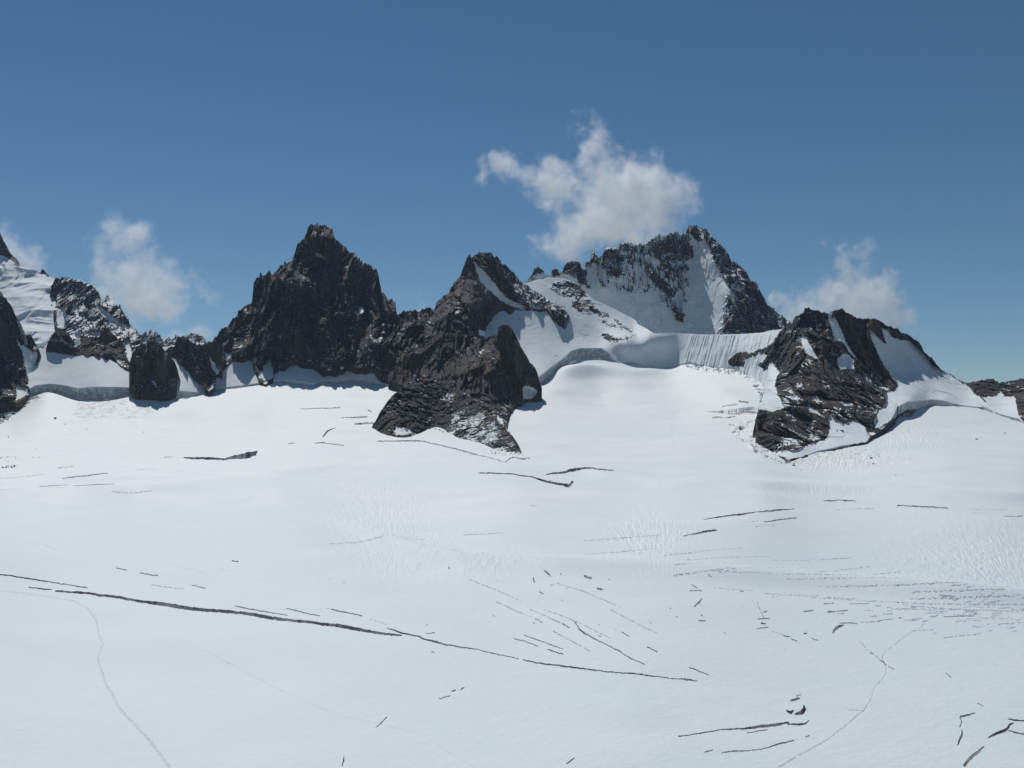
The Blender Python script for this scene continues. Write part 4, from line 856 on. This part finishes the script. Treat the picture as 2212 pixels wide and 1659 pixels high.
def rubble(name, items, mat, label, seed, kind='stuff', cat='rubble', D=None):
    """many small broken blocks as one mesh"""
    rng = random.Random(seed); bm = bmesh.new()
    for (x, y, s) in items:
        p, d = ground_z(x, y)
        if D: d = D(x, y); p = Vector(pix(x, y, d).tolist())
        r = s * d / FPX / 2
        b = bmesh.ops.create_icosphere(bm, subdivisions=1, radius=r)
        sc = Vector((rng.uniform(.8, 1.5), rng.uniform(.7, 1.2), rng.uniform(.5, .95)))
        M = Matrix.Rotation(rng.uniform(0, 6.3), 3, 'Z') @ Matrix.Rotation(rng.uniform(-.5, .5), 3, 'X')
        for v in b['verts']:
            c = v.co.copy(); c = Vector((c.x * sc.x, c.y * sc.y, c.z * sc.z)) * rng.uniform(.78, 1.2)
            v.co = M @ c + p + Vector((0, 0, r * .25))
    me = bpy.data.meshes.new(name); bm.to_mesh(me); bm.free(); me.materials.append(mat)
    if mat is M_ROCK or mat is M_FAR:
        at = me.attributes.new('snow', 'FLOAT', 'POINT'); at.data.foreach_set('value', np.full(len(me.vertices), 1.0, np.float32))
    o = bpy.data.objects.new(name, me); COL.objects.link(o)
    return tag(o, label, cat, kind=kind)
rng = random.Random(11)
def cloudpts(n, cx, cy, rx, ry, s0, s1):
    out = []
    for _ in range(n):
        a = rng.uniform(0, 6.283); r = math.sqrt(rng.random())
        out.append((cx + rx * r * math.cos(a), cy + ry * r * math.sin(a), s0 + (s1 - s0) * rng.random() ** 2))
    return out
rubble('rubble', cloudpts(120, 8, 992, 34, 7, .8, 2.6) + cloudpts(26, 25, 1008, 14, 3, 1.5, 4) + cloudpts(8, 5, 1010, 9, 2, 3, 5), M_STONE, 'patch of dark rubble on the snow at the left picture edge', 2)
rubble('debris', cloudpts(70, 1860, 982, 42, 13, .7, 2.2) + cloudpts(30, 1900, 1000, 60, 14, .6, 1.6) + cloudpts(20, 2120, 925, 50, 26, .6, 1.4), M_STONE, 'fine fallen stones sprinkled on the snow under the right rock mountain', 3)

# blocks of ice along the broken edges
ice = []
def edge_blocks(pts, n, spread, s0, s1):
    L = [math.dist(a, b) for a, b in zip(pts[:-1], pts[1:])]; tot = sum(L); out = []
    for _ in range(n):
        q = rng.uniform(0, tot)
        for a, b, l in zip(pts[:-1], pts[1:], L):
            if q <= l: break
            q -= l
        t = q / l
        out.append((a[0] + (b[0] - a[0]) * t + rng.gauss(0, spread), a[1] + (b[1] - a[1]) * t + abs(rng.gauss(0, spread)) + 1.0, rng.uniform(s0, s1)))
    return out
EBf = [p[:2] for p in EB][7:]
rubble('scree', edge_blocks(EBf, 150, 2.2, .8, 2.8), M_STONE, 'loose stones along the snow below the low rock island', 14, cat='scree')
rubble('scree', edge_blocks([(1640, 975), (1700, 1001), (1765, 978), (1820, 965), (1885, 948), (1937, 910)], 190, 2.6, .8, 3.0), M_STONE, 'loose stones along the foot of the right rock mountain', 15, cat='scree')
rubble('ice_blocks', edge_blocks([(0, 912), (20, 893), (40, 877), (60, 862), (80, 855)], 60, 4, 3, 9), M_ROCK, 'tumbled ice blocks along the foot of the left rock shoulder', 4, cat='ice blocks')
rubble('ice_blocks', edge_blocks([(1480, 786), (1530, 794), (1590, 800), (1625, 815), (1642, 845), (1648, 870)], 110, 4, 2.5, 7), M_ROCK, 'tumbled ice blocks below the fluted headwall of the snow col', 5, cat='ice blocks')
rubble('ice_blocks', edge_blocks([(1590, 942), (1625, 965), (1660, 985), (1698, 1003)], 60, 2, 1.5, 4.5), M_ROCK, 'small ice blocks along the crack left of the lowest rock tip', 6, cat='ice blocks')

# ------------------------------------------------------------------ the distant walker
def person():
    p, d = ground_z(2179, 1071.8)
    H = 1.78
    bm = bmesh.new(); L = bm.verts.layers.skin.verify()
    J = {'pel': (0, 0, .93, .15), 'wst': (0, 0, 1.08, .14), 'chs': (0, .02, 1.33, .17), 'nck': (0, .02, 1.5, .06), 'hd0': (0, .03, 1.6, .085), 'hd1': (0, .03, 1.7, .095), 'hd2': (0, .03, 1.78, .05),
         'hl': (-.09, 0, .9, .1), 'kl': (-.11, .12, .5, .065), 'al': (-.11, -.02, .1, .045), 'tl': (-.11, .14, .04, .04), 'hr': (.09, 0, .9, .1), 'kr': (.11, -.02, .5, .065), 'ar': (.11, -.26, .12, .045), 'tr': (.11, -.12, .04, .04),
         'sl': (-.19, .02, 1.42, .07), 'el': (-.27, -.06, 1.15, .048), 'wl': (-.27, .1, .95, .035), 'fl': (-.27, .17, .92, .03), 'sr': (.19, .02, 1.42, .07), 'er': (.27, -.04, 1.15, .048), 'wr': (.27, .14, .97, .035), 'fr': (.27, .21, .95, .03)}
    E = [('pel','wst'),('wst','chs'),('chs','nck'),('nck','hd0'),('hd0','hd1'),('hd1','hd2'),('pel','hl'),('hl','kl'),('kl','al'),('al','tl'),('pel','hr'),('hr','kr'),('kr','ar'),('ar','tr'),('chs','sl'),('sl','el'),('el','wl'),('wl','fl'),('chs','sr'),('sr','er'),('er','wr'),('wr','fr')]
    vs = {}
    for k, (x, y, z, r) in J.items():
        v = bm.verts.new((x, y, z)); v[L].radius = (r, r * .85); vs[k] = v
    vs['pel'][L].use_root = True
    for a, b in E: bm.edges.new((vs[a], vs[b]))
    me = bpy.data.meshes.new('person'); bm.to_mesh(me); bm.free()
    T = NT('dark_clothing')
    q = T.n('ShaderNodeBsdfPrincipled', inp={'Base Color': col(.04, .045, .055), 'Roughness': .8}); T.t.links.new(q.outputs[0], T.out.inputs[0])
    me.materials.append(T.m)
    o = bpy.data.objects.new('person', me); COL.objects.link(o); o.location = p
    o.modifiers.new('skin', 'SKIN'); s = o.modifiers.new('sub', 'SUBSURF'); s.levels = 1; s.render_levels = 1
    tag(o, 'tiny lone walker in dark clothes on the snow at the right', 'person')
    # rucksack
    bm = bmesh.new(); bmesh.ops.create_cube(bm, size=1.0)
    for v in bm.verts: v.co = Vector((v.co.x * (.3 - .05 * (v.co.z > 0)), v.co.y * .2, v.co.z * .5))
    bmesh.ops.bevel(bm, geom=bm.edges[:], offset=.05, segments=2, affect='EDGES')
    me = bpy.data.meshes.new('rucksack'); bm.to_mesh(me); bm.free(); me.materials.append(T.m)
    r = bpy.data.objects.new('rucksack', me); COL.objects.link(r); r.location = p + Vector((0, -.24, 1.27))
    tag(r, 'small dark rucksack on the back of the lone walker', 'rucksack')
person()

# ------------------------------------------------------------------ clouds
def cloud(name, blobs, D, dens, label, seed=0, thick=0.8, nscale=1.0):
    """blobs: (x, y, radius, weight) in picture units at distance D"""
    k = D / FPX
    cs = [(Vector(pix(x, y, D).tolist()), r * k, w) for x, y, r, w in blobs]
    bm = bmesh.new()
    for c, r, w in cs:
        g = bmesh.ops.create_icosphere(bm, subdivisions=1, radius=r * 1.5)
        for v in g['verts']: v.co = Vector((v.co.x, v.co.y * thick, v.co.z)) + c
    h = bmesh.ops.convex_hull(bm, input=bm.verts[:])
    junk = [e for e in h['geom_interior'] if isinstance(e, bmesh.types.BMVert)]
    bmesh.ops.delete(bm, geom=junk, context='VERTS')
    ctr = sum((c for c, r, w in cs), Vector()) / len(cs)
    for v in bm.verts: v.co -= ctr
    me = bpy.data.meshes.new(name); bm.to_mesh(me); bm.free()
    T = NT(name + '_vapour')
    tc = T.n('ShaderNodeTexCoord').outputs['Object']
    ns = nscale / (90 * k)
    wn_ = T.n('ShaderNodeTexNoise', inp={'Scale': ns * 1.1, 'Detail': 5.0, 'Roughness': 0.62, 'Vector': tc})
    off = T.n('ShaderNodeVectorMath', operation='SUBTRACT', inp={0: wn_.outputs['Color'], 1: (0.5, 0.5, 0.5)}).outputs[0]
    off = T.n('ShaderNodeVectorMath', operation='SCALE', inp={0: off, 'Scale': 150 * k / nscale}).outputs[0]
    pv = T.n('ShaderNodeVectorMath', operation='ADD', inp={0: tc, 1: off}).outputs[0]
    tot = None
    for c, r, w in cs:
        w = w * 0.95
        d = T.n('ShaderNodeVectorMath', operation='SUBTRACT', inp={0: pv, 1: tuple(c - ctr)}).outputs[0]
        d = T.n('ShaderNodeVectorMath', operation='MULTIPLY', inp={0: d, 1: (1 / r, 1 / (r * thick), 1 / r)}).outputs[0]
        l = T.n('ShaderNodeVectorMath', operation='LENGTH', inp={0: d}).outputs['Value']
        f = T.math('SUBTRACT', 1.42, l)
        f = T.math('MAXIMUM', f, 0.0)
        f = T.math('MULTIPLY', T.math('MULTIPLY', f, f), w)
        tot = f if tot is None else T.math('ADD', tot, f)
    n2 = T.noise(ns * 2.2, 6, 0.66, tc, 0.4)
    core = T.math('MINIMUM', tot, 1.1)
    den = T.math('ADD', core, T.math('MULTIPLY', T.math('SUBTRACT', n2, 0.5), 3.5))
    den = T.ramp(den, 0.0, 1.7)
    den = T.math('MULTIPLY', den, T.ramp(tot, 0.0, 0.3))
    den = T.math('MULTIPLY', den, dens * 2.0)
    pvn = T.n('ShaderNodeVolumePrincipled', inp={'Color': col(1, 1, 1), 'Density': den, 'Anisotropy': 0.48})
    T.t.links.new(pvn.outputs[0], T.out.inputs['Volume'])
    me.materials.append(T.m)
    o = bpy.data.objects.new(name, me); COL.objects.link(o); o.location = ctr
    return tag(o, label, 'cloud', 'fair weather clouds behind the peaks')
CZ = lambda *p: zoom(1400, 300, 900, p)
CL = lambda *p: zoom(0, 600, 900, p)
CR = lambda *p: zoom(2300, 650, 900, p)
def B(f, L): return [(q[0], q[1], q[2], w) for q, w in ((f((a, b, c))[0], w) for a, b, c, w in L)]
cloud('cloud', B(CZ, [(350,640,110,.8),(560,520,140,.9),(620,620,150,.7),(800,650,170,1),(950,740,200,1),(1200,620,170,.8),(1180,330,150,.6),(1200,225,120,.32),(1200,440,110,.8),(1330,640,260,1),(1560,640,230,1),(1780,740,220,1),(1450,850,290,1),(1280,1020,260,1),(1050,1120,230,1),(900,1160,150,.8),(1700,980,240,.8),(1940,720,150,.45),(1980,900,120,.3),(1600,1060,220,1)]),
      4500, 0.0075, 'largest cloud, streaming left from behind the highest snow-faced peak', thick=0.7)
cloud('cloud', B(CL, [(950,330,180,.8),(1050,420,200,.8),(820,480,150,.7),(1250,560,170,.65),(1150,760,260,.9),(900,760,230,.9),(1200,900,230,.9),(1400,850,190,.7),(1580,760,140,.6),(1690,850,110,.4),(1000,620,150,.4),(760,640,120,.4)]),
      4900, 0.005, 'soft white cloud rising above the jagged ridge on the left', thick=0.7)
cloud('cloud', B(CL, [(120,520,200,.8),(220,620,170,.8),(-80,500,260,.8)]), 4900, 0.005, 'cloud at the left picture edge behind the ice-covered peak', thick=0.7)
cloud('cloud', B(CL, [(1000,1120,110,.6),(1550,1170,160,.75),(1450,1180,120,.7),(1320,1220,120,.6)]), 5000, 0.006, 'low cloud in the notch left of the pyramid peak', thick=0.7)
cloud('cloud', B(CR, [(520,850,150,.8),(600,820,190,.9),(800,760,180,.9),(1000,720,200,1),(1200,760,200,.9),(1350,860,210,.8),(1480,900,120,.5),(1000,520,170,.6),(1150,380,130,.5),(900,330,110,.4),(1350,520,140,.45),(1200,620,180,.7)]),
      4500, 0.0085, 'soft cloud behind the summit of the right rock mountain', thick=0.7)
cloud('cloud', B(lambda *p: zoom(1100, 750, 800, p), [(680,610,90,.55),(720,660,90,.5)]), 4900, 0.005, 'small wisp of cloud in the gap between the two dark peaks', thick=0.8)

# ------------------------------------------------------------------ mountain air
def haze():
    bm = bmesh.new(); bmesh.ops.create_cube(bm, size=1.0)
    lo, hi = Vector((-5200, -600, -421.5)), Vector((5200, 3850, 900))
    for v in bm.verts: v.co = Vector([lo[i] + (v.co[i] + .5) * (hi[i] - lo[i]) for i in range(3)])
    me = bpy.data.meshes.new('haze'); bm.to_mesh(me); bm.free()
    T = NT('air')
    q = T.n('ShaderNodeVolumePrincipled', inp={'Color': col(.62, .76, 1.0), 'Density': 1.6e-5, 'Anisotropy': 0.1})
    T.t.links.new(q.outputs[0], T.out.inputs['Volume'])
    me.materials.append(T.m)
    o = bpy.data.objects.new('haze', me); COL.objects.link(o)
    tag(o, 'thin blue mountain air between the viewer and the peaks', 'haze', kind='stuff')
haze()
